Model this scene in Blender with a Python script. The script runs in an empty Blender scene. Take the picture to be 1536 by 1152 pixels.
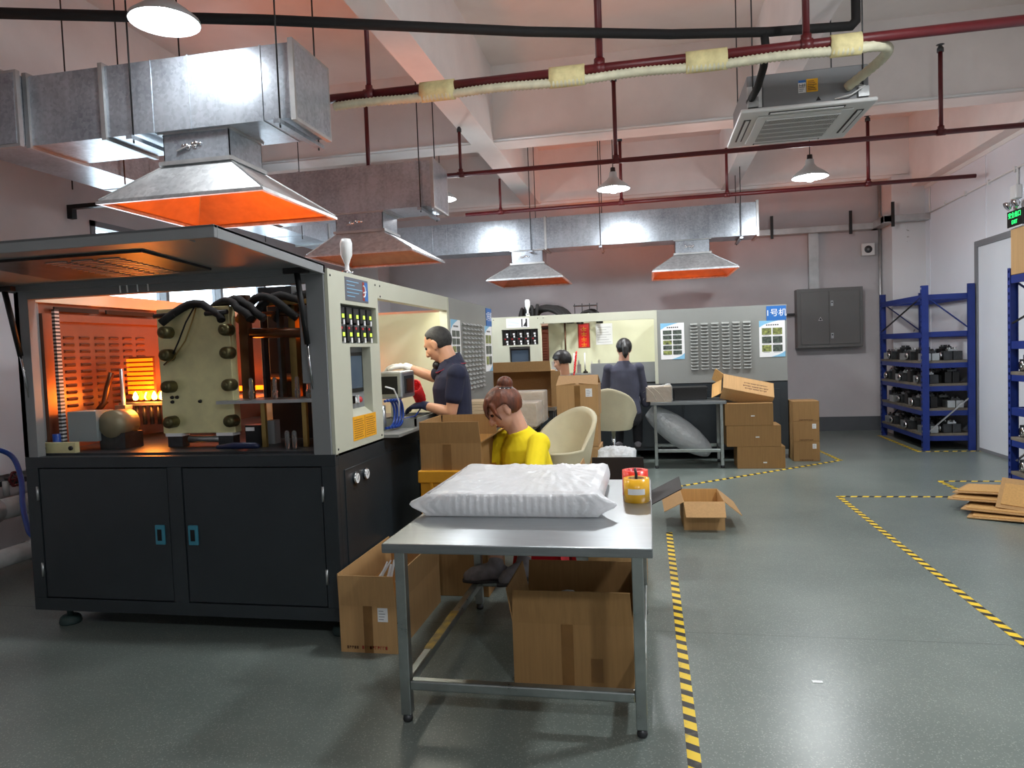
import bpy, bmesh, math, random
import numpy as np
from mathutils import Vector, Matrix, noise as mnoise
random.seed(7)
SC = bpy.context.scene
COL = SC.collection
pi = math.pi
R = math.radians

# ------------------------------------------------------------------ camera, world, exposure
F_PX, YAW, PITCH, ROLL, CAMH = 1052.4, 0.19404, 0.04702, -0.0375, 1.4
_cy, _sy = math.cos(YAW), math.sin(YAW)
FW = Vector((-_sy*math.cos(PITCH), _cy*math.cos(PITCH), -math.sin(PITCH)))
_r0 = Vector((_cy, _sy, 0)); _u0 = _r0.cross(FW)
RT = _r0*math.cos(ROLL) + _u0*math.sin(ROLL)
UP = _u0*math.cos(ROLL) - _r0*math.sin(ROLL)
CAM = Vector((0, 0, CAMH))
cd = bpy.data.cameras.new('camera'); cam = bpy.data.objects.new('camera', cd); COL.objects.link(cam)
cd.sensor_width = 36; cd.lens = F_PX/1536*36; cd.clip_start = .05; cd.clip_end = 200
m = Matrix((RT, UP, -FW)).transposed().to_4x4(); m.translation = CAM
cam.matrix_world = m
SC.camera = cam
def ray(x, y): return FW + RT*((x-768)/F_PX) - UP*((y-576)/F_PX)
def PZ(x, y, z=0.0):
    d = ray(x, y); return CAM + d*((z-CAMH)/d.z)
def PY(x, y, Y):
    d = ray(x, y); return CAM + d*(Y/d.y)
def PX(x, y, X):
    d = ray(x, y); return CAM + d*(X/d.x)

w = bpy.data.worlds.new('world'); SC.world = w; w.use_nodes = True
bg = w.node_tree.nodes['Background']; bg.inputs[0].default_value = (.85, .93, 1, 1); bg.inputs[1].default_value = 5.0
SC.view_settings.view_transform = 'Standard'; SC.view_settings.look = 'None'
SC.view_settings.exposure = 0.36; SC.view_settings.gamma = 1.0; SC.view_settings.use_curve_mapping = False
LAMP_W = 75.0

# ------------------------------------------------------------------ materials
def lin(c):
    return tuple(((v/255)/12.92 if v/255 <= .04045 else ((v/255+.055)/1.055)**2.4) for v in c)
MATS = {}
def mat(name, rgb, rough=.5, metal=0., var=.0, scale=8., bump=0., bscale=60., emit=None, es=0., alpha=1., trans=0., spec=.5, stretch=None, rvar=0., dark=None, sheen=0, sub=0, ior=None):
    """principled material; var = colour variation by noise, dark = second colour blended by noise"""
    if name in MATS: return MATS[name]
    ma = bpy.data.materials.new(name); ma.use_nodes = True
    nt = ma.node_tree; b = nt.nodes['Principled BSDF']
    col = (*lin(rgb), 1)
    b.inputs['Base Color'].default_value = col
    b.inputs['Roughness'].default_value = rough; b.inputs['Metallic'].default_value = metal
    b.inputs['Specular IOR Level'].default_value = spec
    b.inputs['Alpha'].default_value = alpha
    b.inputs['Transmission Weight'].default_value = trans
    if ior: b.inputs['IOR'].default_value = ior
    if sub:
        b.inputs['Subsurface Weight'].default_value = sub; b.inputs['Subsurface Radius'].default_value = (.02, .008, .004)
    if emit:
        b.inputs['Emission Color'].default_value = (*lin(emit), 1); b.inputs['Emission Strength'].default_value = es
    tc = None
    def coords():
        nonlocal tc
        if tc is None:
            t = nt.nodes.new('ShaderNodeTexCoord'); mp = nt.nodes.new('ShaderNodeMapping')
            nt.links.new(t.outputs['Object'], mp.inputs[0])
            if stretch: mp.inputs['Scale'].default_value = stretch
            tc = mp
        return tc.outputs[0]
    if var or dark:
        n = nt.nodes.new('ShaderNodeTexNoise'); n.inputs['Scale'].default_value = scale; n.inputs['Detail'].default_value = 5
        n.inputs['Roughness'].default_value = .6
        nt.links.new(coords(), n.inputs['Vector'])
        rmp = nt.nodes.new('ShaderNodeValToRGB')
        nt.links.new(n.outputs['Fac'], rmp.inputs[0])
        e = rmp.color_ramp.elements
        c0 = lin(dark) if dark else tuple(v*(1-var) for v in col[:3])
        c1 = col[:3] if dark else tuple(min(1, v*(1+var)) for v in col[:3])
        e[0].position = .32; e[1].position = .68
        e[0].color = (*c0, 1); e[1].color = (*c1, 1)
        nt.links.new(rmp.outputs[0], b.inputs['Base Color'])
        if rvar:
            mr = nt.nodes.new('ShaderNodeMapRange'); mr.inputs[3].default_value = max(0, rough-rvar); mr.inputs[4].default_value = rough+rvar
            nt.links.new(n.outputs['Fac'], mr.inputs[0]); nt.links.new(mr.outputs[0], b.inputs['Roughness'])
    if bump:
        n2 = nt.nodes.new('ShaderNodeTexNoise'); n2.inputs['Scale'].default_value = bscale; n2.inputs['Detail'].default_value = 3
        nt.links.new(coords(), n2.inputs['Vector'])
        bp = nt.nodes.new('ShaderNodeBump'); bp.inputs['Strength'].default_value = bump; bp.inputs['Distance'].default_value = .01
        nt.links.new(n2.outputs['Fac'], bp.inputs['Height']); nt.links.new(bp.outputs[0], b.inputs['Normal'])
    MATS[name] = ma
    return ma

def mat_floor():
    ma = bpy.data.materials.new('epoxy_floor'); ma.use_nodes = True; nt = ma.node_tree; b = nt.nodes['Principled BSDF']
    L = nt.links.new; N = nt.nodes.new
    t = N('ShaderNodeTexCoord')
    n1 = N('ShaderNodeTexNoise'); n1.inputs['Scale'].default_value = 1.1; n1.inputs['Detail'].default_value = 6; n1.inputs['Roughness'].default_value = .55
    L(t.outputs['Object'], n1.inputs['Vector'])
    r1 = N('ShaderNodeValToRGB'); e = r1.color_ramp.elements
    e[0].position = .2; e[0].color = (*lin((88, 99, 95)), 1); e[1].position = .8; e[1].color = (*lin((124, 133, 127)), 1)
    L(n1.outputs['Fac'], r1.inputs[0])
    # fine pale aggregate specks
    v = N('ShaderNodeTexVoronoi'); v.inputs['Scale'].default_value = 105; L(t.outputs['Object'], v.inputs['Vector'])
    r2 = N('ShaderNodeValToRGB'); e = r2.color_ramp.elements
    e[0].position = .16; e[0].color = (1, 1, 1, 1); e[1].position = .34; e[1].color = (0, 0, 0, 1)
    L(v.outputs['Distance'], r2.inputs[0])
    n3 = N('ShaderNodeTexNoise'); n3.inputs['Scale'].default_value = 55; n3.inputs['Detail'].default_value = 2; L(t.outputs['Object'], n3.inputs['Vector'])
    mm = N('ShaderNodeMath'); mm.operation = 'MULTIPLY'; L(r2.outputs[0], mm.inputs[0]); L(n3.outputs['Fac'], mm.inputs[1])
    mm2 = N('ShaderNodeMath'); mm2.operation = 'MULTIPLY'; mm2.inputs[1].default_value = .8; L(mm.outputs[0], mm2.inputs[0])
    mx = N('ShaderNodeMixRGB'); L(mm2.outputs[0], mx.inputs[0]); L(r1.outputs[0], mx.inputs[1]); mx.inputs[2].default_value = (*lin((190, 196, 186)), 1)
    # saw-cut joint across the slab
    sx = N('ShaderNodeSeparateXYZ'); L(t.outputs['Object'], sx.inputs[0])
    d1 = N('ShaderNodeMath'); d1.operation = 'SUBTRACT'; d1.inputs[1].default_value = 3.45; L(sx.outputs[1], d1.inputs[0])
    d2 = N('ShaderNodeMath'); d2.operation = 'ABSOLUTE'; L(d1.outputs[0], d2.inputs[0])
    d3 = N('ShaderNodeMath'); d3.operation = 'LESS_THAN'; d3.inputs[1].default_value = .0025; L(d2.outputs[0], d3.inputs[0])
    d4 = N('ShaderNodeMath'); d4.operation = 'MULTIPLY'; d4.inputs[1].default_value = .6; L(d3.outputs[0], d4.inputs[0])
    mx3 = N('ShaderNodeMixRGB'); L(d4.outputs[0], mx3.inputs[0]); L(mx.outputs[0], mx3.inputs[1]); mx3.inputs[2].default_value = (*lin((40, 46, 44)), 1)
    L(mx3.outputs[0], b.inputs['Base Color'])
    b.inputs['Roughness'].default_value = .3
    bp = N('ShaderNodeBump'); bp.inputs['Strength'].default_value = .12; bp.inputs['Distance'].default_value = .004; L(n3.outputs['Fac'], bp.inputs['Height']); L(bp.outputs[0], b.inputs['Normal'])
    return ma

def mat_tape():
    ma = bpy.data.materials.new('hazard_tape'); ma.use_nodes = True; nt = ma.node_tree; b = nt.nodes['Principled BSDF']
    L = nt.links.new; N = nt.nodes.new
    t = N('ShaderNodeTexCoord'); s = N('ShaderNodeSeparateXYZ'); L(t.outputs['Object'], s.inputs[0])
    a = N('ShaderNodeMath'); a.operation = 'MULTIPLY_ADD'; a.inputs[1].default_value = .55; L(s.outputs[0], a.inputs[0]); L(s.outputs[1], a.inputs[2])
    d = N('ShaderNodeMath'); d.operation = 'DIVIDE'; d.inputs[1].default_value = .098; L(a.outputs[0], d.inputs[0])
    f = N('ShaderNodeMath'); f.operation = 'FRACT'; L(d.outputs[0], f.inputs[0])
    g = N('ShaderNodeMath'); g.operation = 'GREATER_THAN'; g.inputs[1].default_value = .55; L(f.outputs[0], g.inputs[0])
    n = N('ShaderNodeTexNoise'); n.inputs['Scale'].default_value = 22; n.inputs['Detail'].default_value = 6; L(t.outputs['Object'], n.inputs['Vector'])
    r = N('ShaderNodeValToRGB'); r.color_ramp.elements[0].position = .58; r.color_ramp.elements[0].color = (0, 0, 0, 1); r.color_ramp.elements[1].position = .72; r.color_ramp.elements[1].color = (.55, .55, .55, 1)
    L(n.outputs['Fac'], r.inputs[0])
    mx = N('ShaderNodeMixRGB'); L(g.outputs[0], mx.inputs[0]); mx.inputs[1].default_value = (*lin((232, 196, 42)), 1); mx.inputs[2].default_value = (*lin((38, 36, 34)), 1)
    m2 = N('ShaderNodeMixRGB'); L(r.outputs[0], m2.inputs[0]); L(mx.outputs[0], m2.inputs[1]); m2.inputs[2].default_value = (*lin((120, 112, 90)), 1)
    L(m2.outputs[0], b.inputs['Base Color']); b.inputs['Roughness'].default_value = .5
    return ma

def mat_galv(name, base=(176, 182, 186), rough=.36, spangle=14):
    ma = bpy.data.materials.new(name); ma.use_nodes = True; nt = ma.node_tree; b = nt.nodes['Principled BSDF']
    L = nt.links.new; N = nt.nodes.new
    t = N('ShaderNodeTexCoord')
    v = N('ShaderNodeTexVoronoi'); v.inputs['Scale'].default_value = spangle*4; L(t.outputs['Object'], v.inputs['Vector'])
    n = N('ShaderNodeTexNoise'); n.inputs['Scale'].default_value = 2.6; n.inputs['Detail'].default_value = 6; L(t.outputs['Object'], n.inputs['Vector'])
    mp = N('ShaderNodeMapping'); mp.inputs['Scale'].default_value = (9, 9, .5); L(t.outputs['Object'], mp.inputs[0])
    n2 = N('ShaderNodeTexNoise'); n2.inputs['Scale'].default_value = 2.; n2.inputs['Detail'].default_value = 4; L(mp.outputs[0], n2.inputs['Vector'])
    ad = N('ShaderNodeMath'); ad.operation = 'MULTIPLY_ADD'; ad.inputs[1].default_value = .35; L(n2.outputs['Fac'], ad.inputs[0]); L(n.outputs['Fac'], ad.inputs[2])
    sp = N('ShaderNodeSeparateXYZ'); L(v.outputs['Color'], sp.inputs[0])
    ad2 = N('ShaderNodeMath'); ad2.operation = 'MULTIPLY_ADD'; ad2.inputs[1].default_value = .22; L(sp.outputs[0], ad2.inputs[0]); L(ad.outputs[0], ad2.inputs[2])
    r = N('ShaderNodeValToRGB'); e = r.color_ramp.elements; e[0].position = .45; e[1].position = .98
    c = lin(base); e[0].color = (c[0]*.62, c[1]*.63, c[2]*.65, 1); e[1].color = (min(1, c[0]*1.25), min(1, c[1]*1.25), min(1, c[2]*1.25), 1)
    L(ad2.outputs[0], r.inputs[0]); L(r.outputs[0], b.inputs['Base Color'])
    b.inputs['Metallic'].default_value = .62
    b.inputs['Roughness'].default_value = rough
    bp = N('ShaderNodeBump'); bp.inputs['Strength'].default_value = .25; bp.inputs['Distance'].default_value = .02; L(n.outputs['Fac'], bp.inputs['Height']); L(bp.outputs[0], b.inputs['Normal'])
    return ma

def mat_film(name, rgb, opac, rough=.25, bump=.5):
    """thin polythene film: diffuse/translucent/glossy mixed with clear"""
    ma = bpy.data.materials.new(name); ma.use_nodes = True; nt = ma.node_tree
    L = nt.links.new; N = nt.nodes.new
    out = nt.nodes['Material Output']; nt.nodes.remove(nt.nodes['Principled BSDF'])
    d = N('ShaderNodeBsdfDiffuse'); d.inputs[0].default_value = (*lin(rgb), 1)
    tl = N('ShaderNodeBsdfTranslucent'); tl.inputs[0].default_value = (*lin(rgb), 1)
    g = N('ShaderNodeBsdfGlossy'); g.inputs[0].default_value = (1, 1, 1, 1); g.inputs[1].default_value = rough
    tr = N('ShaderNodeBsdfTransparent')
    t = N('ShaderNodeTexCoord'); n = N('ShaderNodeTexNoise'); n.inputs['Scale'].default_value = 25; n.inputs['Detail'].default_value = 4; L(t.outputs['Object'], n.inputs['Vector'])
    bp = N('ShaderNodeBump'); bp.inputs['Strength'].default_value = bump; bp.inputs['Distance'].default_value = .02; L(n.outputs['Fac'], bp.inputs['Height'])
    for s in (d, g): L(bp.outputs[0], s.inputs['Normal'])
    m1 = N('ShaderNodeMixShader'); m1.inputs[0].default_value = .35; L(d.outputs[0], m1.inputs[1]); L(tl.outputs[0], m1.inputs[2])
    m2 = N('ShaderNodeMixShader'); m2.inputs[0].default_value = .12; L(m1.outputs[0], m2.inputs[1]); L(g.outputs[0], m2.inputs[2])
    m3 = N('ShaderNodeMixShader'); m3.inputs[0].default_value = opac; L(tr.outputs[0], m3.inputs[1]); L(m2.outputs[0], m3.inputs[2])
    L(m3.outputs[0], out.inputs[0])
    return ma

def mat_stripes(name, a, b_, axis, period, duty=.5, rough=.5):
    ma = bpy.data.materials.new(name); ma.use_nodes = True; nt = ma.node_tree; b = nt.nodes['Principled BSDF']
    L = nt.links.new; N = nt.nodes.new
    t = N('ShaderNodeTexCoord'); s = N('ShaderNodeSeparateXYZ'); L(t.outputs['Object'], s.inputs[0])
    d = N('ShaderNodeMath'); d.operation = 'DIVIDE'; d.inputs[1].default_value = period; L(s.outputs[axis], d.inputs[0])
    f = N('ShaderNodeMath'); f.operation = 'FRACT'; L(d.outputs[0], f.inputs[0])
    g = N('ShaderNodeMath'); g.operation = 'GREATER_THAN'; g.inputs[1].default_value = duty; L(f.outputs[0], g.inputs[0])
    mx = N('ShaderNodeMixRGB'); L(g.outputs[0], mx.inputs[0]); mx.inputs[1].default_value = (*lin(a), 1); mx.inputs[2].default_value = (*lin(b_), 1)
    L(mx.outputs[0], b.inputs['Base Color']); b.inputs['Roughness'].default_value = rough
    return ma

M_floor = mat_floor(); M_tape = mat_tape()
M_galv = mat_galv('galvanised_sheet', (164, 172, 180), .29); M_galv2 = mat_galv('galvanised_hood', (196, 199, 200), .38, 10)
M_steel = mat('stainless', (150, 155, 157), .33, .92, var=.12, scale=5, stretch=(1, 12, 12), rvar=.08, bump=.05, bscale=30)
M_steelleg = mat('stainless_leg', (165, 172, 170), .3, .9, var=.15, scale=9, rvar=.08)
M_wall = mat('painted_wall', (196, 192, 194), .75, var=.07, scale=1.3, bump=.05, bscale=20)
M_wallr = mat('panel_wall', (230, 233, 240), .34, var=.03, scale=1.2)
M_ceil = mat('ceiling_paint', (236, 228, 224), .85, var=.06, scale=1.2)
M_beam = mat('beam_paint', (236, 230, 227), .8, var=.06, scale=1.5)
M_column = mat('chipped_column_paint', (222, 221, 222), .7, dark=(120, 116, 112), scale=7.)
M_column.node_tree.nodes['Color Ramp'].color_ramp.elements[0].position = .26
M_column.node_tree.nodes['Color Ramp'].color_ramp.elements[1].position = .3
M_base = mat('dark_skirting_paint', (84, 88, 92), .5, var=.1, scale=4)
M_black = mat('black_machine_paint', (42, 48, 52), .34, var=.12, scale=3, bump=.04, bscale=80)
M_blk = mat('black_plastic', (16, 16, 17), .45)
M_void = mat('near_black', (9, 9, 10), .8)
M_cream = mat('cream_machine_paint', (194, 195, 176), .42, var=.04, scale=2)
M_inner = mat('pale_interior_paint', (215, 216, 186), .5, var=.05, scale=2)
M_grey = mat('grey_machine_paint', (128, 131, 132), .42, var=.05, scale=3)
M_panelgrey = mat('louvre_panel_paint', (136, 138, 134), .45, var=.04, scale=2)
M_teal = mat('teal_plastic', (58, 130, 150), .35)
M_chrome = mat('chrome', (210, 212, 214), .14, 1.)
M_rubber = mat('green_rubber_foot', (44, 62, 60), .7)
M_white = mat('white_plastic', (232, 233, 232), .35)
M_paper = mat('paper', (228, 230, 230), .8)
M_bluepr = mat('blue_print', (36, 104, 178), .5)
M_ltblue = mat('light_blue_print', (132, 190, 222), .5)
M_whitepr = mat('white_print', (240, 240, 240), .6)
M_blackpr = mat('black_print', (25, 25, 28), .6)
M_redpr = mat('red_print', (158, 52, 36), .6)
M_brownpr = mat('brown_print', (92, 58, 34), .7)
M_photo = mat('dark_photo_print', (96, 108, 96), .5, dark=(20, 22, 24), scale=42)
M_photog = mat('green_photo_print', (168, 178, 96), .5, dark=(40, 44, 36), scale=30)
M_yel = mat('yellow_label', (238, 168, 28), .5, var=.1, scale=120)
M_platen = mat('mould_plate_steel', (232, 226, 172), .36, .35, var=.14, scale=5, rvar=.12, bump=.08, bscale=12)
M_bolt = mat('dark_brass_bolt', (98, 92, 62), .42, .7, var=.25, scale=40)
M_brown = mat('oily_brown_steel', (92, 62, 42), .35, .7, var=.3, scale=6)
M_gold = mat('gold_passivated_steel', (168, 142, 84), .36, .7, var=.2, scale=6)
M_dsteel = mat('dark_steel', (70, 72, 74), .4, .7, var=.3, scale=12)
M_alu = mat('aluminium', (186, 190, 190), .34, .85, var=.1, scale=10)
M_oven = mat('oven_sheet', (128, 88, 70), .36, .6, var=.1, scale=4)
M_hot = mat('glowing_heater', (255, 140, 40), .5, emit=(255, 92, 6), es=5.)
M_flame = mat('white_hot_element', (255, 220, 120), .5, emit=(255, 196, 70), es=26.)
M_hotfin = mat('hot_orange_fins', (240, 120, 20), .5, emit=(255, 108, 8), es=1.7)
M_lens = mat('lamp_bulb', (255, 255, 255), .5, emit=(246, 250, 255), es=60.)
M_tube = mat('led_tube', (255, 255, 255), .5, emit=(255, 250, 225), es=5.)
M_enamel = mat('white_enamel', (178, 182, 182), .3)
M_red = mat('red_pipe_paint', (88, 18, 23), .42, var=.15, scale=6)
M_redplastic = mat('red_plastic', (188, 16, 30), .35)
M_redhose = mat('red_hose', (226, 30, 36), .3)
M_blue = mat('rack_blue_paint', (22, 46, 122), .42, var=.1, scale=6)
M_bluehose = mat('blue_hose', (26, 62, 140), .3)
M_board = mat('shelf_board', (112, 104, 92), .7, var=.2, scale=10)
M_insul = mat('black_foam_insulation', (20, 19, 19), .8, bump=.3, bscale=40)
M_wrap = mat('yellowed_wrap_tape', (206, 194, 142), .7, var=.12, scale=25, bump=.3, bscale=40)
M_hose = mat('pale_ribbed_hose', (196, 192, 166), .6, var=.12, scale=18)
M_acgrey = mat('ac_casing', (132, 134, 136), .4)
M_acwhite = mat('ac_white_plastic', (214, 214, 212), .4)
M_cable = mat('cable_tray_zinc', (178, 180, 180), .4, .7, var=.15, scale=6)
M_cab = mat('cabinet_grey_paint', (104, 104, 102), .45, var=.04, scale=2)
M_screen = mat('screen_glass', (62, 72, 82), .15, emit=(60, 80, 100), es=.25)
M_btnr = mat('red_button', (200, 40, 48), .35)
M_leafg = mat('green_exit_glow', (30, 200, 90), .5, emit=(40, 235, 110), es=2.2)
M_ylwgr = mat('lime_led', (200, 225, 90), .4, emit=(190, 230, 70), es=.8)
M_glass = mat('window_glass', (235, 245, 250), .05, trans=1., ior=1.1)
M_clear = mat('clear_plastic', (232, 238, 240), .08, trans=.9, ior=1.3)
M_bottle = mat('frosted_bottle', (226, 230, 232), .35, trans=.25)
M_film = mat_film('bag_film', (252, 253, 255), .84)
M_sack = mat_film('sack_film', (228, 232, 234), .9, .3, .9)
M_clingf = mat_film('cling_film', (236, 238, 238), .35, .12, 1.)
M_cart = mat('cardboard', (178, 140, 92), .8, var=.08, scale=5, stretch=(14, 14, .6), bump=.04, bscale=60)
M_cartd = mat('cardboard_dull', (152, 116, 70), .8, var=.1, scale=5, stretch=(14, 14, .6))
M_cartin = mat('cardboard_inside', (196, 152, 92), .85, var=.1, scale=5, stretch=(14, 14, .6))
M_cartblk = mat('black_card', (26, 22, 22), .6)  # near-black card colour for the back and right flaps
M_ptape = mat('brown_packing_tape', (128, 92, 50), .28, var=.1, scale=12)
M_pulp = mat('layered_card_bundle', (190, 168, 138), .85, stretch=(.4, .4, 60), var=.25, scale=3)
M_crate = mat('yellow_carton', (214, 150, 30), .55, var=.1, scale=4)
M_creamlea = mat('cream_leatherette', (204, 196, 164), .5, var=.06, scale=5, bump=.05, bscale=90)
M_tapeyel = mat('amber_tape_roll', (238, 178, 44), .2, var=.08, scale=20)
M_tapered = mat('red_tape_roll', (232, 52, 30), .3)
M_skin = mat('skin', (206, 152, 120), .5, var=.05, scale=14, sub=.05)
M_skin2 = mat('skin_pale', (204, 154, 130), .5, var=.05, scale=14, sub=.05)
M_hairb = mat('black_hair', (22, 19, 18), .45, var=.3, scale=30, stretch=(1, 1, .2), bump=.5, bscale=50)
M_hairg = mat('short_greying_hair', (52, 50, 48), .7, dark=(22, 21, 20), scale=60, bump=.4, bscale=160)
M_hairbr = mat('brown_hair', (118, 58, 26), .5, dark=(46, 22, 12), scale=26, stretch=(1, 1, .25), bump=.6, bscale=45)
M_navy = mat('navy_cotton', (28, 32, 56), .85, var=.12, scale=10, bump=.15, bscale=24)
M_ylw = mat('yellow_cotton', (240, 214, 20), .85, var=.05, scale=10, bump=.2, bscale=20)
M_slate = mat('slate_cotton', (66, 68, 84), .85, var=.12, scale=10, bump=.15, bscale=24)
M_greyc = mat('grey_cotton', (120, 116, 112), .85, var=.2, scale=30)
M_trous = mat('dark_trousers', (26, 26, 30), .85, var=.15, scale=10)
M_glove = mat('white_glove', (236, 236, 232), .85, bump=.2, bscale=60)
M_gloveb = mat('dark_blue_glove', (40, 48, 78), .7)
M_shoe = mat('grey_mesh_shoe', (132, 128, 132), .75, var=.15, scale=30)
M_sole = mat('shoe_sole', (60, 58, 60), .7)
M_eye = mat('dark_eye', (18, 14, 12), .2)
M_lips = mat('lips', (150, 82, 72), .5)
M_redtrim = mat('red_trim', (168, 40, 60), .7)
M_pipegrey = mat('lagged_pipe', (172, 174, 172), .6, var=.15, scale=8, bump=.2, bscale=25)
M_frame = mat('grey_door_frame', (122, 124, 128), .45)
M_doorw = mat('white_door', (222, 226, 232), .3, var=.02, scale=2)

# ------------------------------------------------------------------ mesh building
ORG = {}
class MB:
    def __init__(s): s.v = []; s.f = []; s.sm = []
    def add(s, vs, fs, smooth=False):
        b = len(s.v); s.v += [Vector(p) for p in vs]
        for f in fs: s.f.append([b+i for i in f]); s.sm.append(smooth)
        return s
    def box(s, a, b, M=None):
        x0, y0, z0 = a; x1, y1, z1 = b
        vs = [Vector(p) for p in ((x0,y0,z0),(x1,y0,z0),(x1,y1,z0),(x0,y1,z0),(x0,y0,z1),(x1,y0,z1),(x1,y1,z1),(x0,y1,z1))]
        if M is not None: vs = [M @ p for p in vs]
        return s.add(vs, [(0,3,2,1),(4,5,6,7),(0,1,5,4),(1,2,6,5),(2,3,7,6),(3,0,4,7)])
    def cb(s, c, size, M=None):
        c = Vector(c); h = Vector(size)/2
        return s.box(c-h, c+h, M)
    def bar(s, p0, p1, w, h, up=(0,0,1)):
        p0 = Vector(p0); p1 = Vector(p1); d = (p1-p0); L = d.length; d = d/L
        u = Vector(up)
        if abs(d.dot(u)) > .98: u = Vector((0,1,0))
        a = d.cross(u).normalized(); u = a.cross(d)
        M = Matrix((a, d, u)).transposed().to_4x4(); M.translation = p0
        return s.box((-w/2, 0, -h/2), (w/2, L, h/2), M)
    def tube(s, pts, r, n=8, cap=True):
        pts = [Vector(p) for p in pts]
        if not hasattr(r, '__len__'): r = [r]*len(pts)
        rings = []
        prev = None
        for i, p in enumerate(pts):
            if i == 0: d = pts[1]-p
            elif i == len(pts)-1: d = p-pts[i-1]
            else: d = (pts[i+1]-p).normalized()+(p-pts[i-1]).normalized()
            d = d.normalized() if d.length > 1e-9 else Vector((0,0,1))
            if prev is None:
                a = d.cross(Vector((0,0,1)))
                if a.length < .05: a = d.cross(Vector((0,1,0)))
            else:
                a = prev - d*prev.dot(d)
            a.normalize(); prev = a; bb = d.cross(a)
            rings.append([p + (a*math.cos(2*pi*k/n)+bb*math.sin(2*pi*k/n))*r[i] for k in range(n)])
        b = len(s.v)
        for rg in rings: s.v += rg
        for i in range(len(rings)-1):
            for k in range(n):
                s.f.append([b+i*n+k, b+i*n+(k+1)%n, b+(i+1)*n+(k+1)%n, b+(i+1)*n+k]); s.sm.append(True)
        if cap:
            s.f.append([b+k for k in reversed(range(n))]); s.sm.append(False)
            s.f.append([b+(len(rings)-1)*n+k for k in range(n)]); s.sm.append(False)
        return s
    def cyl(s, p0, p1, r, n=12): return s.tube([p0, p1], r, n)
    def lathe(s, prof, c=(0,0,0), n=20, axis=None, close=False):
        c = Vector(c)
        b = len(s.v)
        Mx = Matrix.Identity(3)
        if axis is not None: Mx = Vector((0,0,1)).rotation_difference(Vector(axis)).to_matrix()
        for (r, z) in prof:
            for k in range(n):
                s.v.append(c + Mx @ Vector((r*math.cos(2*pi*k/n), r*math.sin(2*pi*k/n), z)))
        for i in range(len(prof)-1):
            for k in range(n):
                s.f.append([b+i*n+k, b+i*n+(k+1)%n, b+(i+1)*n+(k+1)%n, b+(i+1)*n+k]); s.sm.append(True)
        if close:
            s.f.append([b+k for k in reversed(range(n))]); s.sm.append(False)
            s.f.append([b+(len(prof)-1)*n+k for k in range(n)]); s.sm.append(False)
        return s
    def sphere(s, c, r, n=12, m=8, M=None):
        c = Vector(c); rr = Vector((r, r, r)) if not hasattr(r, '__len__') else Vector(r)
        b = len(s.v)
        def P(t, p):
            q = Vector((rr.x*math.sin(t)*math.cos(p), rr.y*math.sin(t)*math.sin(p), rr.z*math.cos(t)))
            return c + (M @ q if M is not None else q)
        s.v.append(P(0, 0))
        for i in range(1, m):
            for k in range(n): s.v.append(P(pi*i/m, 2*pi*k/n))
        s.v.append(P(pi, 0))
        for k in range(n): s.f.append([b, b+1+k, b+1+(k+1)%n]); s.sm.append(True)
        for i in range(m-2):
            for k in range(n):
                s.f.append([b+1+i*n+k, b+1+(i+1)*n+k, b+1+(i+1)*n+(k+1)%n, b+1+i*n+(k+1)%n]); s.sm.append(True)
        e = b+1+(m-1)*n
        for k in range(n): s.f.append([b+1+(m-2)*n+k, e, b+1+(m-2)*n+(k+1)%n]); s.sm.append(True)
        return s
    def loft(s, rings):
        n = len(rings[0]); b = len(s.v)
        for rg in rings: s.v += [Vector(p) for p in rg]
        for i in range(len(rings)-1):
            for k in range(n):
                s.f.append([b+i*n+k, b+i*n+(k+1)%n, b+(i+1)*n+(k+1)%n, b+(i+1)*n+k]); s.sm.append(True)
        s.f.append([b+k for k in reversed(range(n))]); s.sm.append(True)
        s.f.append([b+(len(rings)-1)*n+k for k in range(n)]); s.sm.append(True)
        return s
    def mesh(s, name, ma=None, off=(0,0,0)):
        me = bpy.data.meshes.new(name); o = Vector(off)
        me.from_pydata([tuple(p-o) for p in s.v], [], s.f)
        me.polygons.foreach_set('use_smooth', s.sm)
        if ma: me.materials.append(ma)
        bm = bmesh.new(); bm.from_mesh(me); bmesh.ops.recalc_face_normals(bm, faces=bm.faces); bm.to_mesh(me); bm.free()
        me.update()
        return me
    def build(s, name, ma, parent=None, org=None, bevel=0, seg=2, norecalc=False):
        off = Vector((0,0,0)); loc = Vector((0,0,0))
        if parent is not None: off = ORG.get(parent.name, Vector((0,0,0)))
        elif org is not None: off = Vector(org); loc = off
        me = s.mesh(name, ma, off)
        o = bpy.data.objects.new(name, me); COL.objects.link(o)
        o.location = loc
        if parent is not None: o.parent = parent; ORG[o.name] = off
        if bevel:
            md = o.modifiers.new('bevel', 'BEVEL'); md.width = bevel; md.segments = seg; md.limit_method = 'ANGLE'; md.angle_limit = R(40)
        return o

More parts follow.
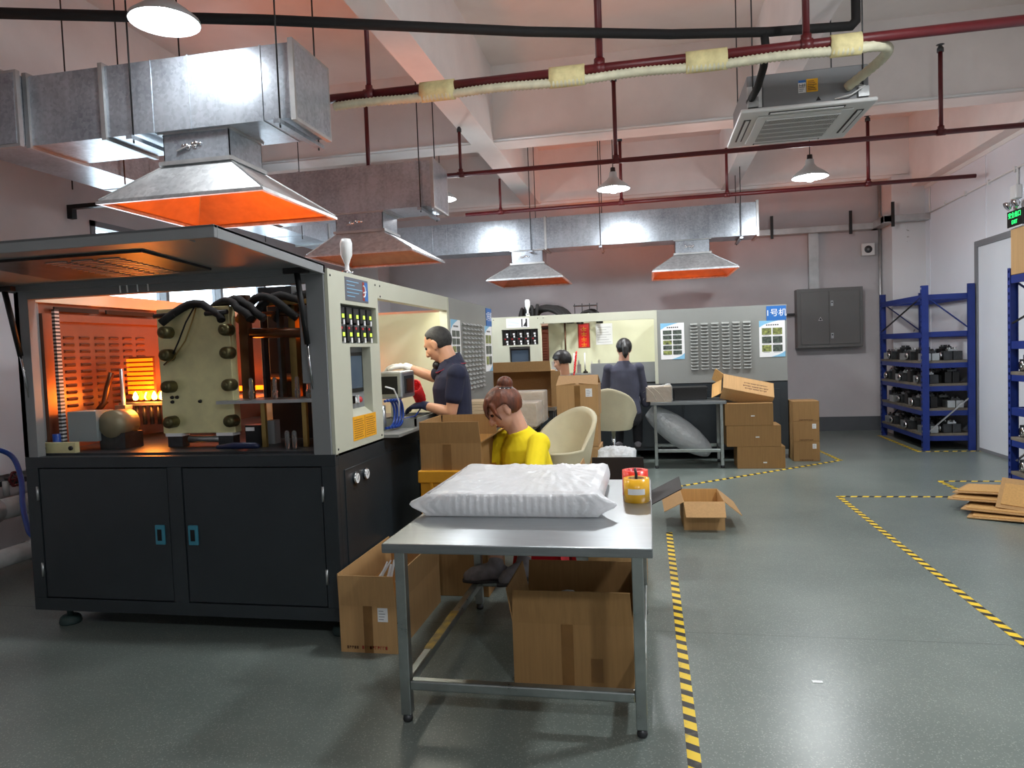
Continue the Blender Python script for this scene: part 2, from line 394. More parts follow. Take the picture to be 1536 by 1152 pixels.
def tag(o, label=None, cat=None, group=None, kind=None):
    if label: o['label'] = label
    if cat: o['category'] = cat
    if group: o['group'] = group
    if kind: o['kind'] = kind
    return o
def thing(name, loc, label, cat, group=None, rot=None, local=False):
    o = bpy.data.objects.new(name, None); COL.objects.link(o)
    o.empty_display_size = .1
    o.location = loc
    if rot is not None: o.rotation_euler = rot if hasattr(rot, '__len__') else (0, 0, rot)
    ORG[o.name] = Vector((0,0,0)) if local else Vector(loc)
    return tag(o, label, cat, group)
def clone(o, mesh_obj_parent, M=None, name=None):
    c = o.copy(); COL.objects.link(c); c.parent = mesh_obj_parent
    if M is not None: c.matrix_basis = M
    ORG[c.name] = ORG.get(o.name, Vector((0,0,0)))
    return c
def struct(name, mb, ma, **k): return tag(mb.build(name, ma, **k), kind='structure')
def copy_tree(o, parent=None):
    c = o.copy(); COL.objects.link(c); c.parent = parent
    ORG[c.name] = ORG.get(o.name, Vector((0,0,0)))
    for ch in list(o.children): copy_tree(ch, c)
    return c
def text(body, size, ma, parent, origin, right, up, name='lettering', depth=.0006, align='CENTER', sx=1.):
    cu = bpy.data.curves.new('txt', 'FONT'); cu.body = body; cu.size = size; cu.extrude = depth
    cu.align_x = align; cu.align_y = 'CENTER'; cu.resolution_u = 2
    ob = bpy.data.objects.new('txt', cu); COL.objects.link(ob)
    bpy.context.view_layer.update()
    me = bpy.data.meshes.new_from_object(ob.evaluated_get(bpy.context.evaluated_depsgraph_get()))
    bpy.data.objects.remove(ob); bpy.data.curves.remove(cu)
    me.materials.clear(); me.materials.append(ma); me.name = name
    r = Vector(right).normalized(); u = Vector(up).normalized(); n = r.cross(u)
    M = Matrix((r*sx, u, n)).transposed().to_4x4(); M.translation = Vector(origin) - (ORG.get(parent.name, Vector((0,0,0))) if parent else Vector((0,0,0)))
    me.transform(M)
    o = bpy.data.objects.new(name, me); COL.objects.link(o); o.parent = parent
    if parent: ORG[o.name] = ORG.get(parent.name, Vector((0,0,0)))
    return o
def remesh(o, voxel, smooth=4, subd=False):
    md = o.modifiers.new('r', 'REMESH'); md.mode = 'VOXEL'; md.voxel_size = voxel; md.use_smooth_shade = True
    if smooth:
        ms = o.modifiers.new('s', 'SMOOTH'); ms.factor = .5; ms.iterations = smooth
    bpy.context.view_layer.update()
    ma = o.data.materials[0] if o.data.materials else None
    me = bpy.data.meshes.new_from_object(o.evaluated_get(bpy.context.evaluated_depsgraph_get()))
    o.modifiers.clear(); old = o.data; me.name = old.name; o.data = me
    me.materials.clear()
    if ma: me.materials.append(ma)
    me.polygons.foreach_set('use_smooth', [True]*len(me.polygons))
    bpy.data.meshes.remove(old)
    return o

# ------------------------------------------------------------------ room shell
XL, XR, YB, YF, ZC = -4.8, 3.865, 11.4, -3.2, 4.5
struct('floor', MB().box((XL-.2, YF-.2, -.1), (XR+.3, YB+.2, 0)), M_floor)
ceil = struct('ceiling', MB().box((XL-.2, YF-.2, ZC), (XR+.3, YB+.2, ZC+.1)), M_ceil)
wb = struct('wall_back', MB().box((XL-.2, YB, 0), (XR+.3, YB+.15, ZC)), M_wall)
wr = struct('wall_right', MB().box((XR, YF-.2, 0), (XR+.15, YB, ZC)), M_wallr)
struct('wall_front', MB().box((XL-.2, YF-.15, 0), (XR+.3, YF, ZC)), M_wall)
# left wall with a long ribbon window
WY0, WY1, WZ0, WZ1 = 5.42, 9.2, 1.3, 2.69
wl = MB(); wl.box((XL-.15, YF-.2, 0), (XL, WY0, ZC)); wl.box((XL-.15, WY1, 0), (XL, YB, ZC)); wl.box((XL-.15, WY0, 0), (XL, WY1, WZ0)); wl.box((XL-.15, WY0, WZ1), (XL, WY1, ZC))
struct('wall_left', wl, M_wall)
wf = MB(); fw = .05
wf.box((XL-.1, WY0, WZ1-fw), (XL+.015, WY1, WZ1)); wf.box((XL-.1, WY0, WZ0), (XL+.015, WY1, WZ0+fw))
for k in range(5):
    y = WY0 + (WY1-WY0-fw)*k/4; wf.box((XL-.1, y, WZ0), (XL+.015, y+fw, WZ1))
wf.box((XL-.09, WY0, WZ1-.28), (XL+.01, WY1, WZ1-.24))
win = struct('window_1', wf, M_frame)
for k in range(4):
    y = WY0 + (WY1-WY0-fw)*k/4
    MB().box((XL-.06, y+fw, WZ0+fw), (XL-.054, y+(WY1-WY0-fw)/4, WZ1-fw)).build('pane', M_glass, win)
# beams belong to the ceiling, columns to the back wall
def beam(a, b): MB().box(a, b).build('beam', M_beam, ceil)
beam((-1.85, YF, 3.675), (-1.60, YB, ZC)); beam((1.12, YF, 3.675), (1.34, YB, ZC))
beam((XL, 7.62, 3.68), (XR, 7.92, ZC)); beam((XL, 11.0, 3.66), (XR, YB, ZC)); beam((XR-.17, YF, 3.5), (XR+.02, YB, ZC)); beam((XL, YF, 3.6), (XL+.2, YB, ZC))
beam((XL, 1.2, 3.68), (XR, 1.5, ZC))
MB().box((XL+.2, 10.96, 3.70), (XR-.2, 11.0, 3.74)).build('ledge', M_beam, ceil)
for (xa, xb) in ((XL+.2, -1.85), (-1.6, 1.12), (1.34, XR-.17)):
    MB().cyl((xa, 7.60, 3.70), (xb, 7.60, 3.70), .014, 8).build('conduit', M_white, ceil)
MB().box((3.43, 10.9, 0), (XR, YB, 3.66)).build('column', M_column, wb)
MB().box((-4.8, 10.9, 0), (-4.3, YB, 3.66)).build('column', M_column, wb)
struct('baseboard_back', MB().box((XL, YB-.012, 0), (3.43, YB+.001, .215)), M_base)
struct('baseboard_right', MB().box((3.42, 10.885, 0), (XR, 10.9, .2)), M_base)
MB().cyl((3.40, 11.34, 0.05), (3.40, 11.34, 3.64), .022, 10).build('drain_pipe', M_cable, wb)
# vertical sheet joints of the insulated right wall panels
for y in (10.75, 9.1, 8.25, 7.3, 6.1, 4.9, 3.7):
    MB().box((XR-.006, y-.012, 0), (XR, y+.012, 3.5)).build('panel_joint', M_wallr, wr)
MB().box((XR-.012, YF, 3.45), (XR, 10.9, 3.5)).build('cornice', M_white, wr)
# door on the right wall
DY0, DY1, DZ = 8.1, 9.26, 2.42
dr = MB(); dr.box((XR-.03, DY0-.07, 0), (XR+.001, DY0, DZ+.07)); dr.box((XR-.03, DY1, 0), (XR+.001, DY1+.07, DZ+.07)); dr.box((XR-.03, DY0, DZ), (XR+.001, DY1, DZ+.07)); dr.box((XR-.02, DY0, 0), (XR+.001, DY1, .04))
door = struct('door_1', dr, M_frame)
MB().box((XR-.014, DY0, .04), (XR+.001, DY1, DZ)).build('door_leaf', M_doorw, door)
hd = MB(); hd.box((XR-.03, DY0+.06, .98), (XR-.014, DY0+.12, 1.16)); hd.tube([(XR-.03, DY0+.09, 1.08), (XR-.07, DY0+.09, 1.08), (XR-.07, DY0+.22, 1.08)], .01); hd.build('door_handle', M_chrome, door)

# ------------------------------------------------------------------ floor tapes
def tape_line(p0, p1, label, wdt=.045):
    p0 = Vector((*p0, 0)); p1 = Vector((*p1, 0)); d = p1-p0; L = d.length
    o = MB().box((-wdt/2, 0, .0), (wdt/2, L, .0018)).build('floor_tape', M_tape)
    o.location = p0; o.rotation_euler = (0, 0, math.atan2(d.y, d.x)-pi/2)
    tag(o, label, 'tape', 'hazard tape lines on the floor')
tape_line((.112, .6), (.112, 5.31), 'yellow and black floor tape beside the steel work table')
tape_line((1.62, .6), (1.62, 6.62), 'yellow and black floor tape crossing the open floor beyond the table')
tape_line((1.62, 6.61), (2.75, 6.61), 'pale cross line of hazard tape on open floor, nearest the flat cartons')
tape_line((2.70, 7.30), (2.70, 6.30), 'short hazard tape running in under the flat cardboard pile')
tape_line((2.68, 7.32), (3.6, 7.32), 'hazard tape strip leading to the blue rack carrying a carton')
tape_line((.25, 7.06), (2.13, 8.60), 'slanting hazard tape on the floor before the stacked cartons')
tape_line((2.13, 8.59), (2.05, 9.6), 'far hazard tape beside the narrow carton stack')
tape_line((3.15, 9.22), (3.84, 9.22), 'hazard tape along the foot of the corner rack end')
tape_line((3.17, 9.24), (3.19, 10.8), 'hazard tape along the long side of the corner rack')

# ------------------------------------------------------------------ pendant lamps
def pendant(x, y, label, z=2.80, top=ZC, power=1., spill=.48):
    t = thing('pendant_lamp', (x, y, z), label, 'lamp', 'pendant factory lamps')
    sh = MB(); prof = [(.185, -.005), (.181, .012), (.13, .055), (.074, .095), (.046, .13), (.04, .18)]
    sh.lathe(prof, (x, y, z), 28); sh.lathe([(r-.004, zz-.002) for r, zz in prof], (x, y, z), 28)
    sh.build('shade', M_enamel, t)
    MB().lathe([(0, .23), (.026, .23), (.03, .18), (.04, .178)], (x, y, z), 16).build('lamp_holder', M_dsteel, t)
    b = MB(); b.lathe([(0, -.052), (.025, -.048), (.05, -.03), (.058, -.008), (.05, .02), (.03, .05), (.02, .09)], (x, y, z), 18); b.build('bulb', M_lens, t)
    MB().cyl((x, y, z+.19), (x, y, top), .005, 6).build('cord', M_blk, t)
    ld = bpy.data.lights.new('lamp_light', 'POINT'); ld.energy = LAMP_W*power*spill; ld.color = (.95, .98, 1.0); ld.shadow_soft_size = .07
    lo = bpy.data.objects.new('lamp_light', ld); COL.objects.link(lo); lo.parent = t; lo.location = (0, 0, -.09)
    ld = bpy.data.lights.new('lamp_disc', 'AREA'); ld.shape = 'DISK'; ld.size = .30; ld.energy = LAMP_W*power*.85; ld.color = (.95, .98, 1.0)
    lo = bpy.data.objects.new('lamp_disc', ld); COL.objects.link(lo); lo.parent = t; lo.location = (0, 0, -.006)
    return t
yL = 8.0
for px_, lab in ((661, 'white conical pendant lamp half hidden by the end of the middle duct'), (920, 'white conical pendant lamp below a red pipe riser over the aisle'), (1215, 'white conical pendant lamp hanging beyond the ceiling air conditioner')):
    p_ = PY(px_, 283-(px_-920)*.06, yL); pendant(p_.x, yL, lab, z=p_.z, power=.55)
p_ = PY(247, 32, 3.5); pendant(p_.x, 3.5, 'large bright pendant lamp seen from below in front of the big duct', z=p_.z, power=.13, spill=.15)
pendant(-.38, 3.5, 'white pendant lamp above the steel table', z=3.3, power=.32)
pendant(1.7, 3.5, 'white pendant lamp above the open floor by the long tape line', z=3.3, power=.74)
pendant(1.7, -1.0, 'white pendant lamp over the floor behind the long tape lines', z=3.3, power=.7)
pendant(-.38, -1.0, 'white pendant lamp over the floor behind the table side', z=3.3, power=.25)

# ------------------------------------------------------------------ blow moulding machines
def machine(name, loc, rot, label, detail):
    T = thing(name, loc, label, 'machine', 'blow moulding machines', rot=rot, local=True)
    W, L, ZB, ZT = 1.775, 3.57, .93, 1.83
    Y1, Y2 = .64, 2.07           # control panel end, opening end
    def box(nm, a, b, ma, par=T, bev=.0, **k):
        return MB().box(a, b).build(nm, ma, par, bevel=bev, **k)
    # ---- base cabinet
    b = MB(); b.box((-W, .035, .115), (0, L, .87)); bas = b.build('base_cabinet', M_black, T)
    f = MB(); f.box((-W, 0, .105), (0, .035, .171)); f.box((-W, 0, .873), (0, .035, ZB)); f.box((-W, 0, .171), (-1.70, .035, .873)); f.box((-.925, 0, .171), (-.845, .035, .873)); f.box((-.075, 0, .171), (0, .035, .873))
    f.build('front_frame', M_black, T, bevel=.002)
    box('counter_top', (-W, .035, .87), (0, L, ZB), M_black)
    for (xa, xb, hx, gx) in ((-1.70, -.925, -.985, -1.705), (-.845, -.075, -.795, -.072)):
        d = box('cabinet_door', (xa+.006, .004, .177), (xb-.006, .03, .867), M_black, bev=.002)
        h = MB(); h.box((hx-.027, -.006, .473), (hx+.027, .006, .575)); hh = h.build('door_handle', M_teal, d, bevel=.004)
        box('handle_recess', (hx-.012, -.008, .495), (hx+.012, -.004, .553), M_void, d)
        for hz in (.70, .29):
            hg = MB(); hg.cyl((gx, -.004, hz), (gx, -.004, hz+.075), .007, 8); hg.build('hinge', M_alu, d)
    for fx, fy in ((-W+.12, .1), (-.06, .12), (-W+.12, L-.12), (-.1, L-.12), (-W+.12, L/2), (-.1, L/2)):
        g = MB(); g.lathe([(.0, .0), (.052, .0), (.056, .01), (.05, .035), (.038, .045), (0, .045)], (fx, fy, 0), 18); g.cyl((fx, fy, .04), (fx, fy, .12), .016, 8)
        g.build('levelling_foot', M_rubber, T)
    # service side: skirt panels
    for ya, yb in ((.09, 1.2), (1.23, 2.34), (2.37, 3.48)):
        box('side_panel', (-.01, ya, .16), (.006, yb, .84), M_black, bev=.002)
    for gy in (.205, .333):
        g = MB(); g.lathe([(.0, .0), (.03, .0), (.032, .014), (.029, .016)], (.006, gy, .778), 18, axis=(1, 0, 0)); gg = g.build('pressure_gauge', M_chrome, T)
        MB().lathe([(0, .0155), (.026, .0155)], (.006, gy, .778), 18, axis=(1, 0, 0)).build('gauge_face', M_white, gg)
        MB().bar((.0225, gy-.004, .77), (.0225, gy+.012, .792), .002, .002, (1, 0, 0)).build('needle', M_blackpr, gg)
    # ---- upper frame
    fr = MB()
    fr.box((-W, 0, ZB), (-W+.085, .05, ZT-.005)); fr.box((-W, .0, ZB), (-W+.03, .12, ZT-.005)); fr.build('corner_post', M_grey, T, bevel=.002)
    fr = MB(); fr.box((-.11, .0, ZB), (-.018, .05, ZT)); fr.box((-.16, .02, 1.28), (-.11, .05, 1.66)); fr.build('corner_post', M_grey, T, bevel=.002)
    box('top_rail', (-W+.085, .0, 1.765), (-.11, .05, ZT-.005), M_grey, bev=.002)
    box('top_rail', (-W, .05, 1.76), (-W+.05, L, ZT), M_cream); box('top_rail', (-W+.05, L-.05, 1.76), (-.05, L, ZT), M_cream)
    # ---- left (far) side wall with louvres seen from inside
    sw = MB()
    sw.box((-W, .12, ZB), (-W+.02, L, 1.76)); side = sw.build('oven_side_wall', M_oven, T)
    box('wall_rib', (-W+.02, .12, 1.66), (-W+.05, 1.5, 1.70), M_oven, side); box('wall_rib', (-W+.02, .12, 1.0), (-W+.05, .2, 1.66), M_oven, side)
    for ya, yb in ((.2, .52), (.58, 1.0)): box('slot', (-W+.045, ya, 1.715), (-W+.055, yb, 1.74), M_void, side)
    box('cross_wall', (-W+.02, L-.06, ZB), (-.05, L-.04, 1.76), M_oven)
    lv = None
    for r in range(11):
        for c in range(6):
            y0 = .28+c*.115; z0 = 1.17+r*.039
            if lv is None:
                q = MB(); q.add([(0, 0, 0), (0, .075, 0), (.012, .07, .012), (.012, .005, .012), (0, 0, .02), (0, .075, .02)], [(0, 1, 2, 3), (3, 2, 5, 4), (0, 3, 4), (1, 5, 2)])
                lv = q.build('louvre', M_oven, side); lv.location = (-W+.02, y0, z0); first = lv
            else:
                c2 = lv.copy(); COL.objects.link(c2); c2.parent = side; c2.location = (-W+.02, y0, z0)
    box('rack_strip', (-W+.09, .14, ZB+.02), (-W+.11, .17, 1.72), mat_stripes('comb_strip', (190, 190, 188), (40, 40, 42), 2, .02) if 'comb' not in MATS else MATS['comb'])
    # ---- control panel
    cp = MB(); cp.box((-.1, .012, ZB-.01), (0, Y1, ZT))
    # shell with recesses: face built as frame pieces
    cp = MB()
    ym0, ym1, zm0, zm1 = .142, .608, 1.47, 1.67      # module window
    ys0, ys1, zs0, zs1 = .232, .50, 1.085, 1.452     # screen niche
    X0 = -.085
    def pf(a, b): cp.box((X0, a[0], a[1]), (0, b[0], b[1]))
    pf((.012, ZB-.012), (Y1, zs0)); pf((.012, zs0), (ys0, zs1)); pf((ys1, zs0), (Y1, zs1)); pf((.012, zs1), (Y1, zm0)); pf((.012, zm0), (ym0, zm1)); pf((ym1, zm0), (Y1, zm1)); pf((.012, zm1), (Y1, ZT))
    cpo = cp.build('control_panel', M_cream, T)
    box('panel_back', (-.1, .012, ZB-.012), (X0+.002, Y1, ZT), M_cream, cpo)
    box('module_bay', (X0, ym0, zm0), (X0+.004, ym1, zm1), M_grey, cpo)
    for r in range(2):
        for c in range(5):
            y0 = ym0+.02+c*.089; z0 = zm0+.012+(1-r)*.094
            mo = box('control_module', (X0, y0, z0), (-.018, y0+.07, z0+.082), M_blk, cpo, bev=.004)
            mo['label'] = 'black temperature control module'
            box('module_display', (-.019, y0+.032, z0+.026), (-.016, y0+.056, z0+.046), M_ylwgr if detail else M_whitepr, mo)
            box('module_tab', (-.019, y0+.04, z0-.008), (-.014, y0+.056, z0+.018), M_whitepr, mo)
            if r == 1: box('red_mark', (-.019, y0+.012, z0+.062), (-.016, y0+.03, z0+.074), M_btnr, mo)
    # niche lining and sloping screen
    nl = MB(); nl.box((X0-.0, ys0, zs0), (X0+.003, ys1, zs1)); nl.build('screen_niche', M_grey, cpo)
    nb_ = box('niche_back', (X0, ys0, zs0), (-.05, ys1, zs1), M_grey, cpo)
    sco = box('touch_screen', (-.05, ys0+.004, 1.21), (-.042, ys1-.015, 1.425), M_blk, cpo, bev=.003)
    box('screen', (-.042, ys0+.02, 1.232), (-.0405, ys1-.032, 1.405), M_screen, sco)
    for k, (dy, ma) in enumerate(((-.085, M_btnr), (-.03, M_blk), (.02, M_white), (.075, M_btnr))):
        q = MB(); q.lathe([(.0, .0), (.016, .0), (.016, .018), (.013, .024), (0, .024)], (-.05, (ys0+ys1)/2+dy-.03, 1.165), 14, axis=(1, 0, .3))
        if k in (1, 2): q.box((-.03, (ys0+ys1)/2+dy-.035, 1.155), (-.018, (ys0+ys1)/2+dy-.025, 1.195))
        q.build('push_button' if k != 3 else 'emergency_stop', ma, cpo)
    sl = MB(); sl.add([(X0, ys0, 1.15), (X0, ys1, 1.15), (0, ys1, 1.088), (0, ys0, 1.088)], [(0, 1, 2, 3)]); sl.build('niche_sill', M_cream, cpo)
    lb = box('warning_label', (0, .222, .965), (.0015, .532, 1.09), M_yel, cpo); lb['label'] = 'orange warning label with fine print'
    box('print_rule', (.0016, .375, .97), (.0022, .378, 1.085), M_brownpr, lb)
    for k in range(9):
        for (ya, yb) in ((.235, .36), (.392, .52)):
            box('print_line', (.0016, ya, .978+k*.0115), (.0021, yb-random.random()*.03, .9805+k*.0115), M_brownpr, lb)
    npm = mat('nameplate_grey', (92, 96, 106), .4) if detail else M_whitepr
    npl = box('name_plate', (0, .205, 1.69), (.002, .50, 1.81), npm, cpo)
    if detail:
        box('plate_colour', (.002, .425, 1.70), (.003, .45, 1.80), M_redpr, npl); box('plate_colour', (.002, .452, 1.70), (.003, .495, 1.80), M_bluepr, npl)
        e = MB(); e.tube([(.0035, .438+.022*math.cos(a*pi/8), 1.75+.03*math.sin(a*pi/8)) for a in range(-5, 6)], .004, 6); e.tube([(.0035, .43, 1.742), (.0035, .468, 1.75)], .0035, 6); e.build('emblem', M_whitepr, npl)
        for k in range(5): box('plate_line', (.002, .225, 1.712+k*.019), (.0026, .225+(.10+.05*((k*7) % 3)), 1.716+k*.019), M_ltblue, npl)
    else:
        box('plate_mark', (.002, .40, 1.70), (.003, .415, 1.80), M_blackpr, npl); box('plate_mark', (.002, .455, 1.70), (.003, .475, 1.80), M_blackpr, npl)
        q = MB(); q.add([(.003, .42, 1.705), (.003, .455, 1.705), (.003, .455, 1.76)], [(0, 1, 2)]); q.build('plate_mark', M_dsteel, npl)
        for k in range(4): box('plate_line', (.002, .225, 1.72+k*.02), (.0026, .37, 1.7225+k*.02), M_ltblue, npl)
    for (yy, zz) in ((.04, 1.80), (.61, 1.80), (.04, .95), (.61, .95), (.68, 1.80), (.68, 1.74)):
        MB().lathe([(0, .003), (.006, .002), (.006, 0)], (0, yy, zz), 8, axis=(1, 0, 0)).build('screw', M_blk, cpo)
    # signal lamp on top
    sl = MB(); yy = .47; c = (-.10, yy, ZT)
    sl.lathe([(.0, 0), (.026, 0), (.026, .02), (.02, .035), (.012, .04), (.012, .075), (.02, .1), (.031, .125), (.033, .19), (.026, .213), (0, .216)], c, 18)
    so = sl.build('signal_lamp', M_white, T); so['label'] = 'white bottle-shaped signal lamp'
    MB().lathe([(.0275, .02), (.033, .03), (.0275, .04)], c, 18).build('collar', M_chrome, so)
    # ---- opening: header, end post, lit lining
    box('header', (-.06, Y1, 1.728), (0, Y2, ZT), M_cream)
    box('end_post', (-.06, Y2-.03, ZB), (0, Y2, 1.728), M_cream)
    lining = MB(); lining.box((-.74, Y1, ZB), (-.72, Y2+.05, 1.78)); lin_ = lining.build('lining_wall', M_inner, T)
    box('lining_end', (-.72, Y2-.0, ZB), (-.06, Y2+.02, 1.72), M_inner, T)
    if detail: box('lining_end', (-.72, Y1-.005, ZB), (-.10, Y1+.012, 1.78), M_inner, T)
    tb = MB(); tb.cyl((-.10, Y1+.1, 1.775), (-.10, Y2-.1, 1.775), .013, 10); tb.build('strip_light', M_tube, T)
    ld = bpy.data.lights.new('strip_glow', 'AREA'); ld.shape = 'RECTANGLE'; ld.size = .05; ld.size_y = Y2-Y1-.25; ld.energy = 5 if detail else 4; ld.color = (1, .98, .84)
    lo = bpy.data.objects.new('strip_glow', ld); COL.objects.link(lo); lo.parent = T; lo.location = (-.12, (Y1+Y2)/2, 1.755); lo.rotation_euler = (0, R(-35), 0)
    # arch with the glowing oven behind (cut as inset frame + orange cavity)
    ay, az = (1.86, 1.06) if detail else (.98, 1.06)
    if detail:
        a = MB(); pts = []
        for k in range(13): t = pi*k/12; pts.append((-.718, ay+.13*math.cos(t), az+.32+.12*math.sin(t)))
        ring = [(-.718, ay+.13, az)]+pts+[(-.718, ay-.13, az)]
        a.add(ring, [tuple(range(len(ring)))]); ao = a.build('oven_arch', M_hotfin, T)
        a = MB(); a.tube([(-.712, p[1], p[2]) for p in ring], .01, 6); a.build('arch_rim', M_blk, ao)
        for k, (dy, zz, hh, ma) in enumerate(((-.075, .10, .34, M_brown), (.0, .16, .2, M_hot), (.07, .12, .3, M_brown), (-.02, .30, .1, M_gold), (.045, .03, .12, M_gold))):
            box('spindle', (-.714, ay+dy-.018, az+zz), (-.70, ay+dy+.018, az+zz+hh), ma, ao)
    ppy = (.98, 1.16) if detail else (1.28, 1.50)
    pp = box('instruction_sheet', (-.72, ppy[0], 1.42 if detail else 1.44), (-.717, ppy[1], 1.70 if detail else 1.72), M_paper)
    for k in range(7): box('print_line', (-.717, ppy[0]+.02, 1.47+k*.033), (-.7165, ppy[1]-.02-.03*(k % 3), 1.474+k*.033), M_acgrey, pp)
    # ---- louvred panel
    lp = box('louvre_panel', (-.05, Y2, ZB-.01), (0, L, ZT), M_panelgrey)
    MB().box((0, Y2-.004, ZB), (.004, Y2+.006, ZT)).build('panel_seam', M_cream, lp)
    base = None
    for r in range(15):
        for c in range(6):
            y0 = 2.465+c*.122; z0 = 1.09+r*.0385
            if base is None:
                q = MB(); q.add([(0, 0, 0), (0, .09, 0), (.024, .084, .001), (.024, .006, .001), (0, 0, .022), (0, .09, .022)], [(0, 1, 2, 3), (3, 2, 5, 4), (0, 3, 4), (1, 5, 2)])
                base = q.build('louvre', M_panelgrey, lp); base.location = (0, y0, z0)
            else:
                c2 = base.copy(); COL.objects.link(c2); c2.parent = lp; c2.location = (0, y0, z0)
    def poster(y0, y1, z0, z1, rows, title):
        p = box('poster', (0, y0, z0), (.004, y1, z1), M_whitepr, lp); p['label'] = 'white poster with blue corners and photo grid'
        w_, h_ = y1-y0, z1-z0
        q = MB(); q.add([(.0045, y0, z1), (.0045, y0+w_*.75, z1), (.0045, y0+w_*.45, z1-h_*.05), (.0045, y0+w_*.2, z1-h_*.1), (.0045, y0, z1-h_*.18)], [(0, 4, 3, 2, 1)]); q.build('swoosh', M_ltblue, p)
        q = MB(); q.add([(.0045, y1, z0), (.0045, y0+w_*.45, z0), (.0045, y0+w_*.7, z0+h_*.05), (.0045, y0+w_*.88, z0+h_*.1), (.0045, y1, z0+h_*.16)], [(0, 4, 3, 2, 1)]); q.build('swoosh', M_ltblue, p)
        for k in range(6): box('title_mark', (.0042, y0+w_*(.27+.085*k), z1-h_*.135), (.005, y0+w_*(.325+.085*k), z1-h_*.105), M_blackpr, p)
        for r in range(rows):
            for c in range(2):
                hh = h_*.70/rows; za = z1-h_*.19-(r+1)*hh; ya = y0+w_*(.1+.42*c)
                box('photo', (.0042, ya, za+hh*.16), (.005, ya+w_*.37, za+hh*.95), M_photog if (r, c) in ((0, 0), (0, 1)) and rows == 3 or (r, c) in ((2, 0), (4, 0)) else M_photo, p)
                box('caption', (.0042, ya+w_*.04, za+hh*.06), (.0048, ya+w_*.3, za+hh*.1), M_acgrey, p)
    poster(2.115, 2.395, 1.225, 1.665, 5, ''); poster(3.26, 3.55, 1.215, 1.645, 3, '')
    sg = box('number_sign', (0, 3.345, 1.645), (.006, 3.565, 1.815), M_bluepr, lp)
    sg['label'] = 'blue sign with white machine number'
    text('1号机' if not detail else '2号机', .095, M_whitepr, sg, (.0068, 3.455, 1.73), (0, 1, 0), (0, 0, 1), 'sign_lettering')
    # hoses bundled at the top of the mechanism
    rnd = random.Random(3)
    for k in range(7):
        y0 = .22+.05*k; x0 = -1.05+.1*k+rnd.uniform(-.05, .05)
        top = 1.72 if detail else 1.93
        pts = []
        for i in range(11):
            t = i/10; pts.append((x0+.36*t*rnd.uniform(.95, 1.05), y0+.05*math.sin(3*t+k), 1.62+(top-1.62)*math.sin(pi*t)+.02*k*math.sin(pi*t)*.4))
        MB().tube(pts, .022, 8).build('cable_hose', M_insul, T)
    if not detail:
        for k in range(6):
            pts = [(-.35-.06*k, .62-.26*math.cos(pi*i/12)+.02*k, 1.74+(.19+.02*(k % 3))*math.sin(pi*i/12)) for i in range(13)]
            MB().tube(pts, .026, 8).build('cable_hose', M_insul, T)
        for k in range(3):
            pts = [(-.45-.07*k, 1.2-.13*math.cos(pi*i/12)+.02*k, 1.72+(.16+.01*k)*math.sin(pi*i/12)) for i in range(13)]
            MB().tube(pts, .02, 8).build('cable_hose', M_insul, T)
        q = MB(); q.box((-.55, 1.02, 1.95), (-.4, 1.32, 1.96)); 
        for k in range(4): q.box((-.55, 1.02+k*.098, 1.75), (-.54, 1.03+k*.098, 1.99))
        q.build('hose_bracket', M_dsteel, T)
    # mechanism: deck plate, platens, tie bars, columns
    if detail:
        box('deck', (-W+.02, .06, ZB), (-.1, 1.9, ZB+.012), M_dsteel)
        pl = MB(); pl.box((-1.14, .27, 1.015), (-.70, .33, 1.70)); plo = pl.build('mould_platen', M_platen, T, bevel=.004); plo['label'] = 'bright steel mould plate with corner bolts'
        for bx in (-1.065, -.70-.0):
            for bz in (1.57, 1.447, 1.275, 1.082):
                q = MB(); q.lathe([(0, .068), (.018, .068), (.03, .062), (.033, .05), (.033, 0)], (bx, .27, bz), 16, axis=(0, -1, 0)); q.lathe([(.0, .071), (.012, .071), (.014, .062)], (bx, .27, bz), 10, axis=(0, -1, 0))
                q.build('clamp_bolt', M_bolt, plo)
        for bx in (-1.07, -.76):
            q = MB(); q.cyl((bx-.06, .24, 1.66), (bx+.07, .24, 1.665), .013, 10); q.build('top_pin', M_blk, plo)
            box('plate_foot', (bx-.05, .26, 1.0), (bx+.05, .33, 1.017), M_whitepr, plo); q = MB(); q.box((bx-.045, .27, ZB+.012), (bx+.045, .33, 1.0)); q.build('foot_block', M_dsteel, plo)
        for (dx, dz) in ((-1.07, 1.19), (-1.04, 1.215), (-1.07, 1.215), (-.90, 1.19)):
            q = MB(); q.lathe([(0, .012), (.008, .012), (.01, 0)], (dx, .27, dz), 8, axis=(0, -1, 0)); q.build('small_screw', M_blk, plo)
        cabl = [Vector((-.90, .262, 1.70)), Vector((-.94, .24, 1.62)), Vector((-.99, .24, 1.52)), Vector((-1.05, .25, 1.43)), Vector((-1.10, .255, 1.395))]
        MB().tube(cabl, .0045, 6).build('thin_cable', M_blk, plo)
        MB().tube([p+Vector((.012+.03*math.sin(i), 0, -.0)) for i, p in enumerate(cabl)][:-1]+[cabl[-1]], .004, 6).build('thin_cable', M_gold, plo)
        MB().cyl((-1.0, .3, .98), (-.75, .3, .98), .02, 10).build('roller_bar', M_alu, T)
        for z, yy in ((1.555, .38), (1.66, .42), (1.30, .6)):
            MB().cyl((-.70, yy, z), (-.16, yy, z-.02), .027 if z < 1.6 else .014, 12).build('tie_bar', M_brown, T)
